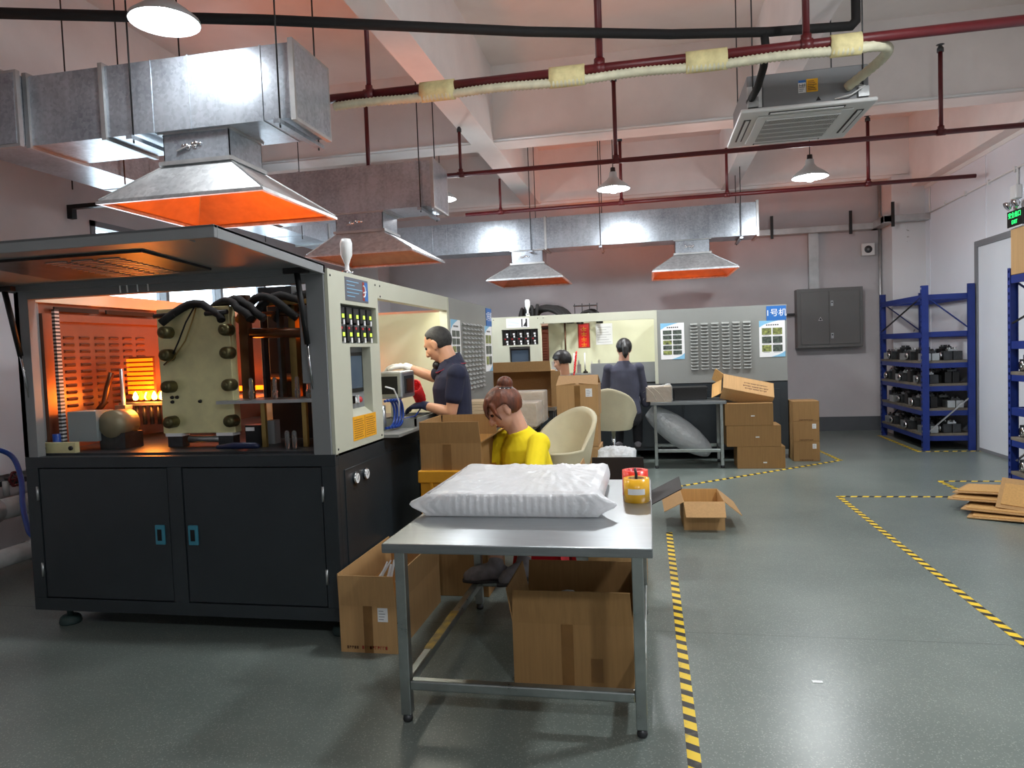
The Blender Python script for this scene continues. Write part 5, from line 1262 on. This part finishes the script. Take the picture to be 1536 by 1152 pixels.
# large tipped open carton on a bench before the back machine
t = thing('packing_bench', (-1.28, 6.95, 0), 'low dark packing bench before the back machine', 'bench')
MB().box((-1.66, 6.80, .80), (-.92, 7.40, .83)).build('bench_top', M_board, t)
for x in (-1.63, -.98):
    for y in (6.83, 7.34): MB().box((x, y, 0), (x+.04, y+.04, .80)).build('leg', M_dsteel, t)
carton((-1.285, 7.22, 1.012), .66, .36, .34, 'wide open carton lying on its side on the packing bench', tilt=(R(90), 0, 0), flaps={'b': 84, 'l': 70, 'r': 78, 'f': 88}, fl=.10, ma=M_cart, inner=M_cartin)
def bundle(loc, w_, d_, h_, label, group, n=6, film=True):
    t = thing('card_bundle', loc, label, 'bundle', group, local=True)
    for k in range(n):
        e = .006*((k*5) % 3-1)
        MB().box((-w_/2+e, -d_/2, h_*k/n), (w_/2+e, d_/2, h_*(k+1)/n-.002)).build('card_layer', M_pulp, t)
    if film:
        q = MB(); q.box((-w_/2-.008, -d_/2-.008, .002), (w_/2+.008, d_/2+.008, h_+.006))
        bm_ = q.build('film_wrap', M_clingf, t, bevel=.01)
        q = MB()
        for k in range(2): q.tube([(-w_/2+.07*k, -d_/2-.01, h_), (-w_/2+.07*k+.07, -d_/2-.011, h_*.6), (-w_/2+.09*k+.11, -d_/2-.01, h_*.1)], .0012, 5)
        q.build('film_crease', M_white, t)
t = thing('packing_bench', (-1.15, 5.75, 0), 'packing bench with flat card between the two women\'s places', 'bench')
t['label'] = 'packing bench stacked with pale card beside the man in navy'
MB().box((-1.46, 5.45, .76), (-.92, 6.05, .79)).build('bench_top', M_board, t)
for x in (-1.44, -.98):
    for y in (5.47, 5.99): MB().box((x, y, 0), (x+.04, y+.04, .76)).build('leg', M_dsteel, t)
bundle((-1.33, 5.58, .79), .26, .28, .22, 'pale stack of flat card beside the man in navy', 'card bundles', 9, film=False)
bundle((-1.02, 5.62, .79), .26, .26, .19, 'film-wrapped card bundle behind the woman in yellow', 'card bundles', 6)
bundle((-1.02, 5.90, .79), .28, .22, .26, 'taller film-wrapped card bundle at the back of the bench', 'card bundles', 7)

# ------------------------------------------------------------------ tub chairs
def tub_chair(loc, rot, label):
    t = thing('tub_chair', loc, label, 'chair', 'cream tub chairs', rot=rot, local=True)
    # shell: swept profile around seat; front is -y local
    zs = .56
    nu, nv = 30, 10
    def P(a, v, off):
        # a from -1 (front left) .. 1 (front right) round the back; v 0 bottom .. 1 top rim
        th = a*R(150)
        s, c = math.sin(th), math.cos(th)          # c=1 at back
        back = max(0, c)
        rimh = .09+.27*back**.8+.03*(1-abs(a))
        rx = .235+.02*v; ry = .225
        r_ = (abs(s)**2.6+abs(c)**2.6)**(-1/2.6)
        x = s*r_*(rx+off)*(.80+.2*v**.6); y = c*r_*(ry+off)*(.80+.2*v**.6)+.05*v*back
        return (x, y, zs-.09*(1-v)**1.5*(1 if off > 0 else .55)+rimh*v+.0)
    q = MB(); vs = []; fs = []
    for off in (.018, -.012):
        b = len(vs)
        for i in range(nu+1):
            for j in range(nv+1): vs.append(P(-1+2*i/nu, j/nv, off))
        for i in range(nu):
            for j in range(nv): fs.append((b+i*(nv+1)+j, b+(i+1)*(nv+1)+j, b+(i+1)*(nv+1)+j+1, b+i*(nv+1)+j+1))
    n1 = (nu+1)*(nv+1)
    for i in range(nu): fs.append((i*(nv+1)+nv, (i+1)*(nv+1)+nv, n1+(i+1)*(nv+1)+nv, n1+i*(nv+1)+nv))
    for i in (0, nu):
        for j in range(nv): fs.append((i*(nv+1)+j, i*(nv+1)+j+1, n1+i*(nv+1)+j+1, n1+i*(nv+1)+j))
    q.add(vs, fs, True); q.build('shell', M_creamlea, t)
    q = MB(); q.lathe([(0, -.11), (.15, -.10), (.195, -.05), (.205, 0.), (.19, .035), (.13, .045), (0, .045)], (0, -.02, zs), 26); q.build('seat_cushion', M_creamlea, t)
    MB().cyl((0, 0, .05), (0, 0, zs-.08), .024, 12).build('gas_column', M_chrome, t)
    MB().lathe([(0, .0), (.19, .0), (.195, .008), (.18, .018), (.04, .035), (.03, .06), (0, .06)], (0, 0, 0), 28).build('round_base', M_chrome, t)
    MB().tube([(.15*math.sin(a), -.02-.15*math.cos(a), .24) for a in np.linspace(-2.2, 2.2, 16)], .01, 8).build('foot_ring', M_chrome, t)
    return t
tub_chair((-.695, 5.22, 0), R(-38), 'empty cream tub chair beside the woman in yellow')
tub_chair((-.42, 8.02, 0), R(172), 'cream tub chair under the worker in slate shirt')

# ------------------------------------------------------------------ second table and stacks near the back machine
steel_table('small stainless table before the back machine with a white roll under it', .0, .83, 8.07, 8.62, .76, .20, .035)
bundle((.10, 8.28, .76), .28, .30, .17, 'film-wrapped tray stack on the small steel table', 'card bundles', 7)
t = thing('black_crate', (.52, 8.42, .76), 'black box standing on the small steel table', 'crate')
MB().box((.27, 8.30, .76), (.64, 8.60, .90)).build('crate_body', M_blk, t, bevel=.006); MB().box((.26, 8.29, .88), (.65, 8.61, .905)).build('crate_lip', M_blk, t)
# limp film draped over the tray stack
q = MB(); vs = []; fs = []
for i in range(15):
    for j in range(15):
        u, v = i/14, j/14
        x = -.08+.31*u; y = 8.11+.05*math.sin(6*v)+.1*v; z = .955-.20*(1-u)**2*(.4+.6*v)+.02*mnoise.noise(Vector((u*5, v*5, 2)))
        vs.append((x, y, z))
for i in range(14):
    for j in range(14): fs.append((i*15+j, (i+1)*15+j, (i+1)*15+j+1, i*15+j+1))
q.add(vs, fs, True); o = q.build('loose_film', M_clingf, org=(0, 8.15, .9)); tag(o, 'loose clear film hanging off the tray stack on the small table', 'film')
# leaning white bag roll under the table
q = MB(); a = Vector((-.02, 8.36, .64)); b = Vector((.66, 8.34, .13)); rings = []
d = (b-a).normalized(); s_ = d.cross(Vector((0, 1, 0))).normalized(); f_ = Vector((0, 1, 0))
for i in range(22):
    u = i/21; c = a+(b-a)*u; rad = .19*(math.sin(pi*min(1, max(.0, .07+.90*u)))**.5)
    if u > .6: c = c+Vector((0, 0, .02*(u-.6)))
    rings.append([c+(s_*math.cos(2*pi*k/24)*rad*.85+f_*math.sin(2*pi*k/24)*rad*.9)*(1+.06*mnoise.noise(Vector((u*6, k*.5, 1)))) for k in range(24)])
q.loft(rings)
for k, v in enumerate(q.v):
    if v.z < .004: q.v[k] = Vector((v.x, v.y, .004+.02*(v.z < 0)*0))
    if v.z > .715: q.v[k] = Vector((v.x, v.y, .715))
o = q.build('plastic_roll', M_sack, org=(.3, 8.3, 0)); tag(o, 'large bulging white plastic roll leaning under the small steel table', 'roll')
# three wide cartons in a stepped stack, tilted open carton on top
for k, (xc, w_, z0, h_, lb) in enumerate(((1.185, .505, 0, .245, 'lowest wide carton of the stepped stack beside the small table'), (1.11, .575, .245, .235, 'middle wide carton of the stepped stack beside the small table'), (1.065, .51, .48, .245, 'top wide carton of the stepped stack under the tilted carton'))):
    c_ = carton((xc, 8.24, z0), w_, .34, h_-.004, lb, 'stepped stack of wide cartons', closed=True, ma=M_cartd, tape=False)
    MB().box((.02, -.1715, .06 if k == 0 else .1), (.06, -.17, .075 if k == 0 else .112)).build('label_scrap', M_paper, c_)
c_ = carton((1.06, 8.20, .775), .56, .17, .24, 'tilted open carton lying across the top of the stepped stack', tilt=(R(-52), R(13), R(2)), closed=True, ma=M_cart, tape=False, prints=((.08, .10, .28, .02, M_brownpr), (.08, .06, .24, .018, M_brownpr), (.08, .15, .26, .016, M_brownpr)))
q = MB(); Mf = Matrix.Translation((-.28, 0, .12)) @ Matrix.Rotation(R(-50), 4, 'Z'); q.box((-.13, -.003, -.118), (0, .003, .118), Mf); q.build('flap', M_cartin, c_)
q = MB(); Mf = Matrix.Translation((-.28, 0, .24)) @ Matrix.Rotation(R(38), 4, 'Y'); q.box((-.12, -.083, -.003), (0, .083, .003), Mf); q.build('flap', M_cartin, c_)
MB().box((-.281, -.075, .01), (-.2805, .075, .23)).build('opening_shade', M_void, c_)  # black sheet stands in for the shaded inside of the closed box
for k in range(3):
    c_ = carton((1.755, 8.70, .232*k), .285, .32, .229, ('bottom carton of the narrow stack with white labels', 'middle carton of the narrow stack with white labels', 'plain top carton of the narrow stack beside the back machine')[k], 'narrow carton stack', closed=True, ma=M_cartd, tape=(k == 2), label_at=(.085, .175, .042, .055) if k < 2 else None, prints=((0, .01, .15, .012, M_brownpr),))
# big carton on the rack and flattened cartons on the floor
carton((3.47, 6.93, 1.913), .50, .36, .40, 'brown carton with a white label on top of the rack by the door', closed=True, ma=M_cart, tape=True, label_at=(-.15, .19, .10, .075), rot=.0, prints=((-.14, .25, .12, .05, M_redpr),), tapes=((-.12, 0, .05, .09),))
def flat(p, z, a, label, w_=.62, d_=.5, tiltx=0., tilty=0.):
    t = thing('flat_carton', (p[0], p[1], z), label, 'cardboard', 'flattened cartons by the rack', rot=(tiltx, tilty, a), local=True)
    MB().box((0, -d_/2, 0), (w_, d_/2, .007)).build('board_panel', M_cart, t); MB().box((.03, -d_/2+.03, .0075), (w_+.03, d_/2-.05, .0145)).build('board_panel', M_cartin, t)
    return t
flat((2.42, 5.98, .004), .004, R(-30), 'lowest flattened carton on the floor by the rack', .62, .34, 0, R(-2))
flat((2.44, 6.10, .045), .045, R(-35), 'second flattened carton fanned out in the pile by the rack', .62, .34, R(2), R(-1))
flat((2.42, 6.28, .085), .085, R(-38), 'third flattened carton with a pale edge in the pile by the rack', .62, .32, R(3), R(-3))
flat((2.50, 6.36, .125), .125, R(-42), 'upper flattened carton sloping up in the pile by the rack', .60, .32, R(4), R(-5))
flat((2.62, 5.98, .17), .17, R(-36), 'raised flap of flattened carton standing up on the pile by the rack', .55, .26, R(52), R(3))
# white rag on the floor and a scrap
o = MB().box((.62, 2.98, 0), (.66, 3.0, .002)).build('paper_scrap', M_paper, org=(.64, 2.99, 0)); tag(o, 'tiny white paper scrap on the open floor', 'scrap')

# ------------------------------------------------------------------ people
def ellring(c, a, b, n=22): return [Vector(c)+a*math.cos(2*pi*k/n)+b*math.sin(2*pi*k/n) for k in range(n)]
def limb(q, pts, rad, n=14):
    pts = [Vector(p) for p in pts]
    for i in range(len(pts)-1): q.tube([pts[i], pts[i+1]], [rad[i], rad[i+1]], n)
    for p, r in zip(pts, rad): q.sphere(p, r*.995, n, 10)
def hand(q, w_, d, nrm, sc=1., curl=.5, thumb=1, grow=0.):
    """wrist position, finger direction, palm normal (palm faces nrm), thumb = side sign"""
    w_ = Vector(w_); d = Vector(d).normalized(); nrm = Vector(nrm); nrm = (nrm-d*nrm.dot(d)).normalized(); s = d.cross(nrm)
    L = .085*sc
    for k in range(4):
        u = (k-1.5)*.0195*sc
        limb(q, [w_+s*u*.7, w_+d*L+s*u], [.0145*sc+grow, .0115*sc+grow], 8)
    q.sphere(w_+d*L*.5, .02*sc+grow, 10, 8)
    ln = (.072, .082, .077, .060)
    for k in range(4):
        u = (k-1.5)*.0205*sc; p = w_+d*L+s*u*thumb; dirn = d.copy(); pts = [p]; c = curl
        for seg in (.45, .32, .23):
            dirn = (dirn*math.cos(c)+nrm*math.sin(c)).normalized() if True else dirn
            p = p+dirn*ln[k]*seg*sc; pts.append(p); c = curl*.9
            nrm2 = nrm
        limb(q, pts, [.0096*sc+grow, .009*sc+grow, .0085*sc+grow, .0072*sc+grow], 8)
    b = w_+d*.025*sc+s*(-.024*sc*thumb)
    limb(q, [b, b+d*.03*sc-s*.022*sc*thumb+nrm*.01*sc, b+d*.06*sc-s*.028*sc*thumb+nrm*.022*sc, b+d*.08*sc-s*.024*sc*thumb+nrm*.03*sc], [.0145*sc+grow, .012*sc+grow, .0105*sc+grow, .008*sc+grow], 8)
def head_parts(q, c, f, u, sc=1.):
    c = Vector(c); f = Vector(f).normalized(); u = Vector(u); u = (u-f*u.dot(f)).normalized(); l = u.cross(f)
    Mx = Matrix((f, l, u)).transposed()
    def P(a, b, z): return c+(f*a+l*b+u*z)*sc
    q.sphere(P(-.008, 0, .028), (.094*sc, .076*sc, .088*sc), 20, 14, Mx)
    q.sphere(P(.022, 0, -.03), (.068*sc, .062*sc, .082*sc), 18, 12, Mx)
    q.sphere(P(.048, 0, -.088), (.028*sc, .03*sc, .022*sc), 12, 8, Mx)
    limb(q, [P(.084, 0, .02), P(.104, 0, -.014), P(.108, 0, -.028)], [.010*sc, .013*sc, .014*sc], 10)
    q.sphere(P(.095, .014, -.03), .009*sc, 8, 6); q.sphere(P(.095, -.014, -.03), .009*sc, 8, 6)
    limb(q, [P(.074, -.04, .03), P(.088, 0, .03), P(.074, .04, .03)], [.011*sc, .012*sc, .011*sc], 8)
    q.sphere(P(.078, 0, -.058), (.014*sc, .026*sc, .011*sc), 10, 8, Mx)
    for sd in (-1, 1):
        q.sphere(P(.05, sd*.046, -.02), (.03*sc, .02*sc, .028*sc), 10, 8, Mx)
        Me = Mx @ Matrix.Rotation(R(-12), 3, 'Y')
        q.sphere(P(-.008, sd*.077, -.008), (.019*sc, .009*sc, .032*sc), 12, 10, Me)
        limb(q, [P(-.022, sd*.08, -.02), P(-.028, sd*.083, .005), P(-.018, sd*.083, .022), P(.0, sd*.08, .022)], [.005*sc]*4, 6)
    return P, Mx
def hair_cap(q, c, f, u, sc, mask, thick=.012):
    c = Vector(c); f = Vector(f).normalized(); u = Vector(u); u = (u-f*u.dot(f)).normalized(); l = u.cross(f)
    Mx = Matrix((f, l, u)).transposed(); b = len(q.v)
    q.sphere(c+(f*-.008+u*.028)*sc, (.094*sc, .076*sc, .088*sc), 44, 30, Mx)
    cc = c+(f*-.008+u*.028)*sc
    for k in range(b, len(q.v)):
        d = q.v[k]-cc; n = d.normalized(); df, du, dl = n.dot(f), n.dot(u), n.dot(l)
        h = mask(df, du, dl)
        q.v[k] = cc+d*(1-.22*(1-h))+n*(thick*sc*h)
def person(name, label, J, hair, hairmat, skin, top, topmat, trous, sc=1., voxel=.008, sleeve=.75, gloves=None, shoes=True, hands=True, extra=None, base=None):
    V = {k: Vector(v) for k, v in J.items() if k not in ('face', 'hup', 'hl', 'hr', 'curl')}
    fl = Vector((V['pelvis'].x, V['pelvis'].y, 0)) if base is None else Vector(base)
    t = thing('person', fl, label, 'person')
    Rt = (V['shR']-V['shL']).normalized()
    mid = (V['shL']+V['shR'])/2; up = (mid-V['pelvis']).normalized(); fwd = up.cross(Rt).normalized(); Rt = fwd.cross(up)
    sw = (V['shR']-V['shL']).length/2
    def torso(q, g, lo=-.08):
        pv, ms = V['pelvis'], mid
        def at(k): return pv+(ms-pv)*k
        secs = [(lo, .150, .105, 0), (.05, .168, .118, -.005), (.30, .150, .105, 0), (.55, .160, .115, .008), (.78, sw*.92, .118, .010), (.93, sw*.98, .100, .0), (1.02, sw*.78, .078, -.008), (1.09, sw*.45, .066, -.008), (1.15, .062, .06, 0)]
        q.loft([ellring(at(k)+fwd*o, Rt*(rx*sc+g), fwd*(ry*sc+g)) for k, rx, ry, o in secs])
        for s_ in ('shL', 'shR'): q.sphere(V[s_]-up*.008, .056*sc+g, 14, 10)
    q = MB(); torso(q, -.006)
    P, Mx = head_parts(q, V['head'], J['face'], J['hup'], sc)
    limb(q, [mid+up*.02, V['head']-Vector(J['hup'])*.04*sc-Vector(J['face'])*.018*sc], [.066*sc, .056*sc], 14)
    for s_, th in (('L', 1), ('R', -1)):
        limb(q, [V['sh'+s_], (V['sh'+s_]+V['el'+s_])/2, V['el'+s_], V['el'+s_]*.65+V['wr'+s_]*.35, V['wr'+s_]], [.048*sc, .045*sc, .036*sc, .037*sc, .026*sc])
        if hands:
            d, nrm = J['h'+s_.lower()]; hand(q, V['wr'+s_], d, nrm, sc*.95, J.get('curl', .5), th if s_ == 'L' else -1, -.001)
        limb(q, [V['hip'+s_], (V['hip'+s_]+V['kn'+s_])/2, V['kn'+s_], V['kn'+s_]*.65+V['an'+s_]*.35, V['an'+s_]], [.088*sc, .075*sc, .052*sc, .05*sc, .034*sc])
        limb(q, [V['an'+s_]-Vector((0, 0, .02)), V['to'+s_]], [.034*sc, .028*sc])
    b = q.build('body', skin, t); remesh(b, voxel, 3)
    # clothing
    q = MB(); torso(q, .008, lo=-.14 if top != 'tucked' else -.05)
    for s_ in ('L', 'R'):
        e = V['sh'+s_]+(V['el'+s_]-V['sh'+s_])*sleeve
        limb(q, [V['sh'+s_], (V['sh'+s_]+e)/2, e], [.058*sc, .057*sc, .056*sc])
        if sleeve >= 1: 
            e2 = V['el'+s_]+(V['wr'+s_]-V['el'+s_])*.85; limb(q, [e, e2], [.05*sc, .036*sc])
    sh = q.build('shirt', topmat, t); remesh(sh, voxel, 3)
    q = MB()
    pv = V['pelvis']; q.loft([ellring(pv+up*k, Rt*rx*sc, fwd*ry*sc) for k, rx, ry in ((-.13, .13, .10), (-.08, .166, .122), (.02, .176, .126), (.07, .165, .118), (.09, .158, .112))])
    for s_ in ('L', 'R'):
        e = V['kn'+s_]+(V['an'+s_]-V['kn'+s_])*trous[1]
        limb(q, [V['hip'+s_], (V['hip'+s_]+V['kn'+s_])/2, V['kn'+s_], e], [.098*sc, .086*sc, .066*sc, .056*sc])
    tr = q.build('trousers', trous[0], t); remesh(tr, voxel, 3)
    if shoes:
        for s_ in ('L', 'R'):
            q = MB(); a, to = V['an'+s_], V['to'+s_]; d = (to-a); d.z = 0; d.normalize(); zf = to.z-.028
            h_ = a-d*.035
            limb(q, [Vector((h_.x, h_.y, zf+.04)), Vector((a.x, a.y, zf+.055))+d*.02, to+d*.0+Vector((0, 0, .008)), to+d*.03], [.04*sc, .046*sc, .042*sc, .032*sc], 12)
            limb(q, [Vector((a.x, a.y, zf+.06)), Vector((a.x, a.y, zf+.10))], [.042*sc, .04*sc], 12)
            for k, v in enumerate(q.v):
                if v.z < zf: q.v[k] = Vector((v.x, v.y, zf))
            so = q.build('shoe', M_shoe, t); remesh(so, .007, 2)
            q = MB(); lat = Vector((-d.y, d.x, 0)); q.loft([[Vector((h_.x, h_.y, z))+d*(.09+.13*math.cos(2*pi*k/20))+lat*.045*math.sin(2*pi*k/20) for k in range(20)] for z in (zf-.002, zf+.014)]); q.build('sole', M_sole, so)
    q = MB(); hair(q, V['head'], J['face'], J['hup'], sc, P); h = q.build('hair', hairmat, t); remesh(h, voxel*.75, 2)
    for sd in (-1, 1):
        MB().sphere(P(.079, sd*.031, .012), .0095*sc, 10, 8).build('eye', M_eye, t)
    q = MB(); limb(q, [P(.088, -.018, -.058), P(.0935, 0, -.057), P(.088, .018, -.058)], [.004*sc, .006*sc, .004*sc], 6); q.build('lips', M_lips, t)
    if gloves:
        for s_ in gloves:
            q = MB(); d, nrm = J['h'+s_.lower()]; hand(q, V['wr'+s_], d, nrm, sc*1.0, J.get('curl', .5), 1 if s_ == 'L' else -1, .002)
            back = (V['el'+s_]-V['wr'+s_]).normalized(); limb(q, [V['wr'+s_], V['wr'+s_]+back*.03], [.028*sc, .031*sc], 12)
            g = q.build('glove', gloves[s_], t); remesh(g, .0055, 1)
    return t, V, fwd, up, Rt, P
def short_hair(q, c, f, u, sc, P):
    hair_cap(q, c, f, u, sc, lambda df, du, dl: 1. if (du > .70 if df > .5 else (du > .30-.15*(.5-df) if df > .12 else (du > .02 if df > -.12 else du > -.80))) else 0., .006)

# the man in navy at the front machine
yM = 4.55
J = dict(head=PY(658, 517, yM), face=(-.88, .20, -.44), hup=(-.46, .06, .88), shL=PY(685, 559, yM-.18), shR=PY(671, 552, yM+.18), pelvis=PY(686, 672, yM),
         elL=PY(677, 619, yM-.20), wrL=PY(636, 608, yM-.12), hl=((-.9, .25, -.05), (-.2, .3, -.9)), elR=PY(650, 566, yM+.30), wrR=PY(609, 550, yM+.26), hr=((-.96, .05, .12), (-.1, 0, -1)), curl=.42)
pv = Vector(J['pelvis'])
J.update(hipL=pv+Vector((-.0, -.09, -.05)), hipR=pv+Vector((0, .09, -.05)), knL=Vector((pv.x-.03, pv.y-.10, .47)), knR=Vector((pv.x-.03, pv.y+.10, .47)), anL=Vector((pv.x+.02, pv.y-.11, .085)), anR=Vector((pv.x+.02, pv.y+.11, .085)), toL=Vector((pv.x-.13, pv.y-.12, .028)), toR=Vector((pv.x-.13, pv.y+.12, .028)))
t, V, fwd, up, Rt, P = person('person', 'man with short hair in navy polo shirt working at the front machine', J, short_hair, M_hairg, M_skin, 'loose', M_navy, (M_trous, .97), 1.02, .007, .62, {'L': M_gloveb, 'R': M_glove})
# polo collar with red and white trim
nb = (V['shL']+V['shR'])/2+up*.055+fwd*.005
q = MB()
rin = [nb+Rt*.066*math.cos(a)+fwd*.068*math.sin(a)+up*(.028-.03*math.sin(a)) for a in np.linspace(0, 2*pi, 25)[:-1]]
rout = [nb+Rt*.10*math.cos(a)+fwd*.10*math.sin(a)+up*(-.022-.05*max(0, math.sin(a))) for a in np.linspace(0, 2*pi, 25)[:-1]]
q.add(rin+rout+[p+up*.008 for p in rin]+[p+up*.008 for p in rout], [(k, (k+1) % 24, 24+(k+1) % 24, 24+k) for k in range(24)]+[(48+k, 48+(k+1) % 24, 72+(k+1) % 24, 72+k) for k in range(24)]+[(24+k, 24+(k+1) % 24, 72+(k+1) % 24, 72+k) for k in range(24)]+[(k, (k+1) % 24, 48+(k+1) % 24, 48+k) for k in range(24)], True)
col = q.build('collar', M_navy, t)
for off, ma, nm in ((.0, M_redtrim, 'red_trim'), (-.010, M_whitepr, 'white_trim')):
    pts = [p+up*(.009)+(nb-p).normalized()*(-off-.004) for p in rout]; MB().tube(pts+[pts[0]], .0028, 5).build(nm, ma, col)
# face mask pulled under the chin
q = MB(); q.sphere(P(.075, 0, -.115), (.035, .045, .032), 14, 10); q.build('face_mask', M_blk, t)

# the seated woman in yellow
yW = 4.06
fW = Vector((-.80, -.22, -.56))
J = dict(head=PY(757, 613, yW), face=fW, hup=(-.50, -.14, .85), shL=PY(808, 664, yW-.07), shR=PY(757, 656, yW+.16), pelvis=(-.66, 4.16, .44),
         elL=PY(800, 715, yW-.22), wrL=PY(740, 712, yW-.22), hl=((-.9, .1, -.1), (.0, .2, -1)), elR=PY(735, 700, yW+.10), wrR=PY(705, 700, yW-.04), hr=((-.9, -.2, -.1), (0, 0, -1)), curl=.4)
aL = PY(786, 842, 3.68); aR = PY(744, 846, 3.64)
J.update(hipL=(-.60, 4.10, .43), hipR=(-.76, 4.14, .43), knL=(aL.x+.0, 3.76, .50), knR=(aR.x-.0, 3.72, .50), anL=(aL.x, aL.y, .245), anR=(aR.x, aR.y, .245), toL=(aL.x-.07, aL.y-.08, .195), toR=(aR.x-.115, aR.y-.02, .195))
def bun_hair(q, c, f, u, sc, P):
    hair_cap(q, c, f, u, sc, lambda df, du, dl: 1. if (du > .42 if df > .5 else (du > .02-.75*max(0, -df) if df > -.1 else du > -.78)) else 0., .017)
    q.sphere(P(-.085, 0, .115), (.046*sc, .046*sc, .04*sc), 14, 10)
    limb(q, [P(-.05, 0, .09), P(-.08, 0, .11)], [.04*sc, .04*sc])
    # loose fringe over the brow
    for k in range(7):
        y = -.05+.0165*k; limb(q, [P(.05, y, .095), P(.085, y, .07), P(.103, y*1.05, .035), P(.104, y*1.1, .005)], [.016*sc, .012*sc, .008*sc, .004*sc], 8)
    for sd in (-1, 1): limb(q, [P(.05, sd*.068, .06), P(.055, sd*.078, .01), P(.05, sd*.078, -.03)], [.018*sc, .011*sc, .005*sc], 8)
t, V, fwd, up, Rt, P = person('person', 'seated woman in yellow top with brown hair tied in a bun', J, bun_hair, M_hairbr, M_skin2, 'loose', M_ylw, (M_trous, .35), 1.06, .0065, .95)
q = MB(); pts = [P(-.040, .047*math.cos(a), .095+.03*math.sin(a)*.4)+Vector((0, 0, .0)) for a in np.linspace(0, 2*pi, 15)]
c0 = P(-.066, 0, .093); axu = (P(-.085, 0, .118)-c0).normalized(); a1 = axu.cross(Vector((0, 1, 0))).normalized(); a2 = axu.cross(a1)
q.tube([c0+(a1*math.cos(a)+a2*math.sin(a))*.048 for a in np.linspace(0, 2*pi, 25)], .010, 8); ht = q.build('hair_tie', M_blk, t)
q = MB()
for a in np.linspace(0, 2*pi, 15)[:-1]: q.sphere(c0+(a1*math.cos(a)+a2*math.sin(a))*.055, .0055, 8, 6)
q.build('beads', M_chrome, ht)
# red stool under her
t = thing('red_stool', (-.66, 4.18, 0), 'red plastic stool under the woman in yellow', 'stool')
MB().lathe([(0, 0), (.165, 0), (.17, .012), (.16, .026), (0, .028)], (-.66, 4.18, .335), 24).build('seat', M_redplastic, t)
for sx in (-1, 1):
    for sy in (-1, 1): MB().bar((-.66+sx*.16, 4.18+sy*.16, 0), (-.66+sx*.11, 4.18+sy*.11, .335), .06, .03).build('leg', M_redplastic, t)
for sx in (-1, 1): MB().bar((-.66+sx*.135, 4.18-.135, .18), (-.66+sx*.135, 4.18+.135, .18), .04, .03).build('stretcher', M_redplastic, t)
for sy in (-1, 1): MB().bar((-.66-.135, 4.18+sy*.135, .18), (-.66+.135, 4.18+sy*.135, .18), .03, .04).build('stretcher', M_redplastic, t)

# two workers at the back machine
yS = 8.14
def pony(q, c, f, u, sc, P):
    hair_cap(q, c, f, u, sc, lambda df, du, dl: 1. if (du > .45 if df > .5 else (du > -.05-.75*max(0, -df) if df > -.1 else du > -.9)) else 0., .016)
    limb(q, [P(-.085, 0, .03), P(-.105, 0, -.03), P(-.10, 0, -.09), P(-.09, 0, -.13)], [.035*sc, .04*sc, .034*sc, .015*sc])
J = dict(head=PY(936, 524, yS+.05), face=(-.15, .92, -.36), hup=(-.03, .36, .93), shL=PY(913, 553, yS-.0), shR=PY(958, 551, yS-.0), pelvis=PY(939, 622, yS-.06),
         elL=PY(904, 606, yS+.06), wrL=PY(915, 600, yS+.32), hl=((.1, 1, 0), (0, .1, -1)), elR=PY(969, 604, yS+.06), wrR=PY(957, 598, yS+.32), hr=((-.1, 1, 0), (0, .1, -1)), curl=.4)
pv = Vector(J['pelvis'])
J.update(hipL=pv+Vector((-.09, .04, -.02)), hipR=pv+Vector((.09, .04, -.02)), knL=pv+Vector((-.10, .36, -.03)), knR=pv+Vector((.12, .36, -.03)), anL=(pv.x-.10, pv.y+.30, .27), anR=(pv.x+.12, pv.y+.30, .27), toL=(pv.x-.10, pv.y+.42, .235), toR=(pv.x+.12, pv.y+.42, .235))
person('person', 'seated worker in slate shirt with dark ponytail facing the back machine', J, pony, M_hairb, M_skin2, 'loose', M_slate, (M_trous, .95), 1.0, .010, 1.)
yT = 7.95
def crop_hair(q, c, f, u, sc, P):
    hair_cap(q, c, f, u, sc, lambda df, du, dl: 1. if (du > .30 if df > .5 else (du > .0-.6*max(0, -df) if df > -.1 else du > -.62)) else 0., .024)
J = dict(head=PY(843, 543, yT), face=(-.86, .45, -.22), hup=(-.2, .1, .97), shL=PY(836, 576, yT-.15), shR=PY(858, 570, yT+.18), pelvis=PY(850, 648, yT),
         elL=PY(824, 622, yT-.05), wrL=PY(808, 610, yT+.22), hl=((-.4, .9, 0), (0, .1, -1)), elR=PY(850, 612, yT+.34), wrR=PY(830, 604, yT+.46), hr=((-.5, .8, 0), (0, .1, -1)), curl=.4)
pv = Vector(J['pelvis'])
J.update(hipL=pv+Vector((-.05, -.08, -.02)), hipR=pv+Vector((.05, .08, -.02)), knL=pv+Vector((-.30, .12, -.03)), knR=pv+Vector((-.2, .28, -.03)), anL=(pv.x-.28, pv.y+.12, .10), anR=(pv.x-.18, pv.y+.28, .10), toL=(pv.x-.36, pv.y+.2, .03), toR=(pv.x-.26, pv.y+.36, .03))
person('person', 'worker with cropped black hair seated behind the stacked cartons', J, crop_hair, M_hairb, M_skin, 'loose', M_greyc, (M_trous, .95), 1.0, .010, .6)
pvx, pvy, pvz = pv
t = thing('work_stool', (pvx+.02, pvy, 0), 'dark stool under the worker with cropped hair', 'stool')
MB().lathe([(0, 0), (.16, 0), (.165, .02), (.15, .045), (0, .05)], (pvx+.02, pvy, pvz-.17), 22).build('seat', M_blk, t); MB().cyl((pvx+.02, pvy, .03), (pvx+.02, pvy, pvz-.17), .022, 10).build('column', M_chrome, t); MB().lathe([(0, 0), (.2, 0), (.2, .015), (.03, .04), (0, .04)], (pvx+.02, pvy, 0), 22).build('base', M_chrome, t)
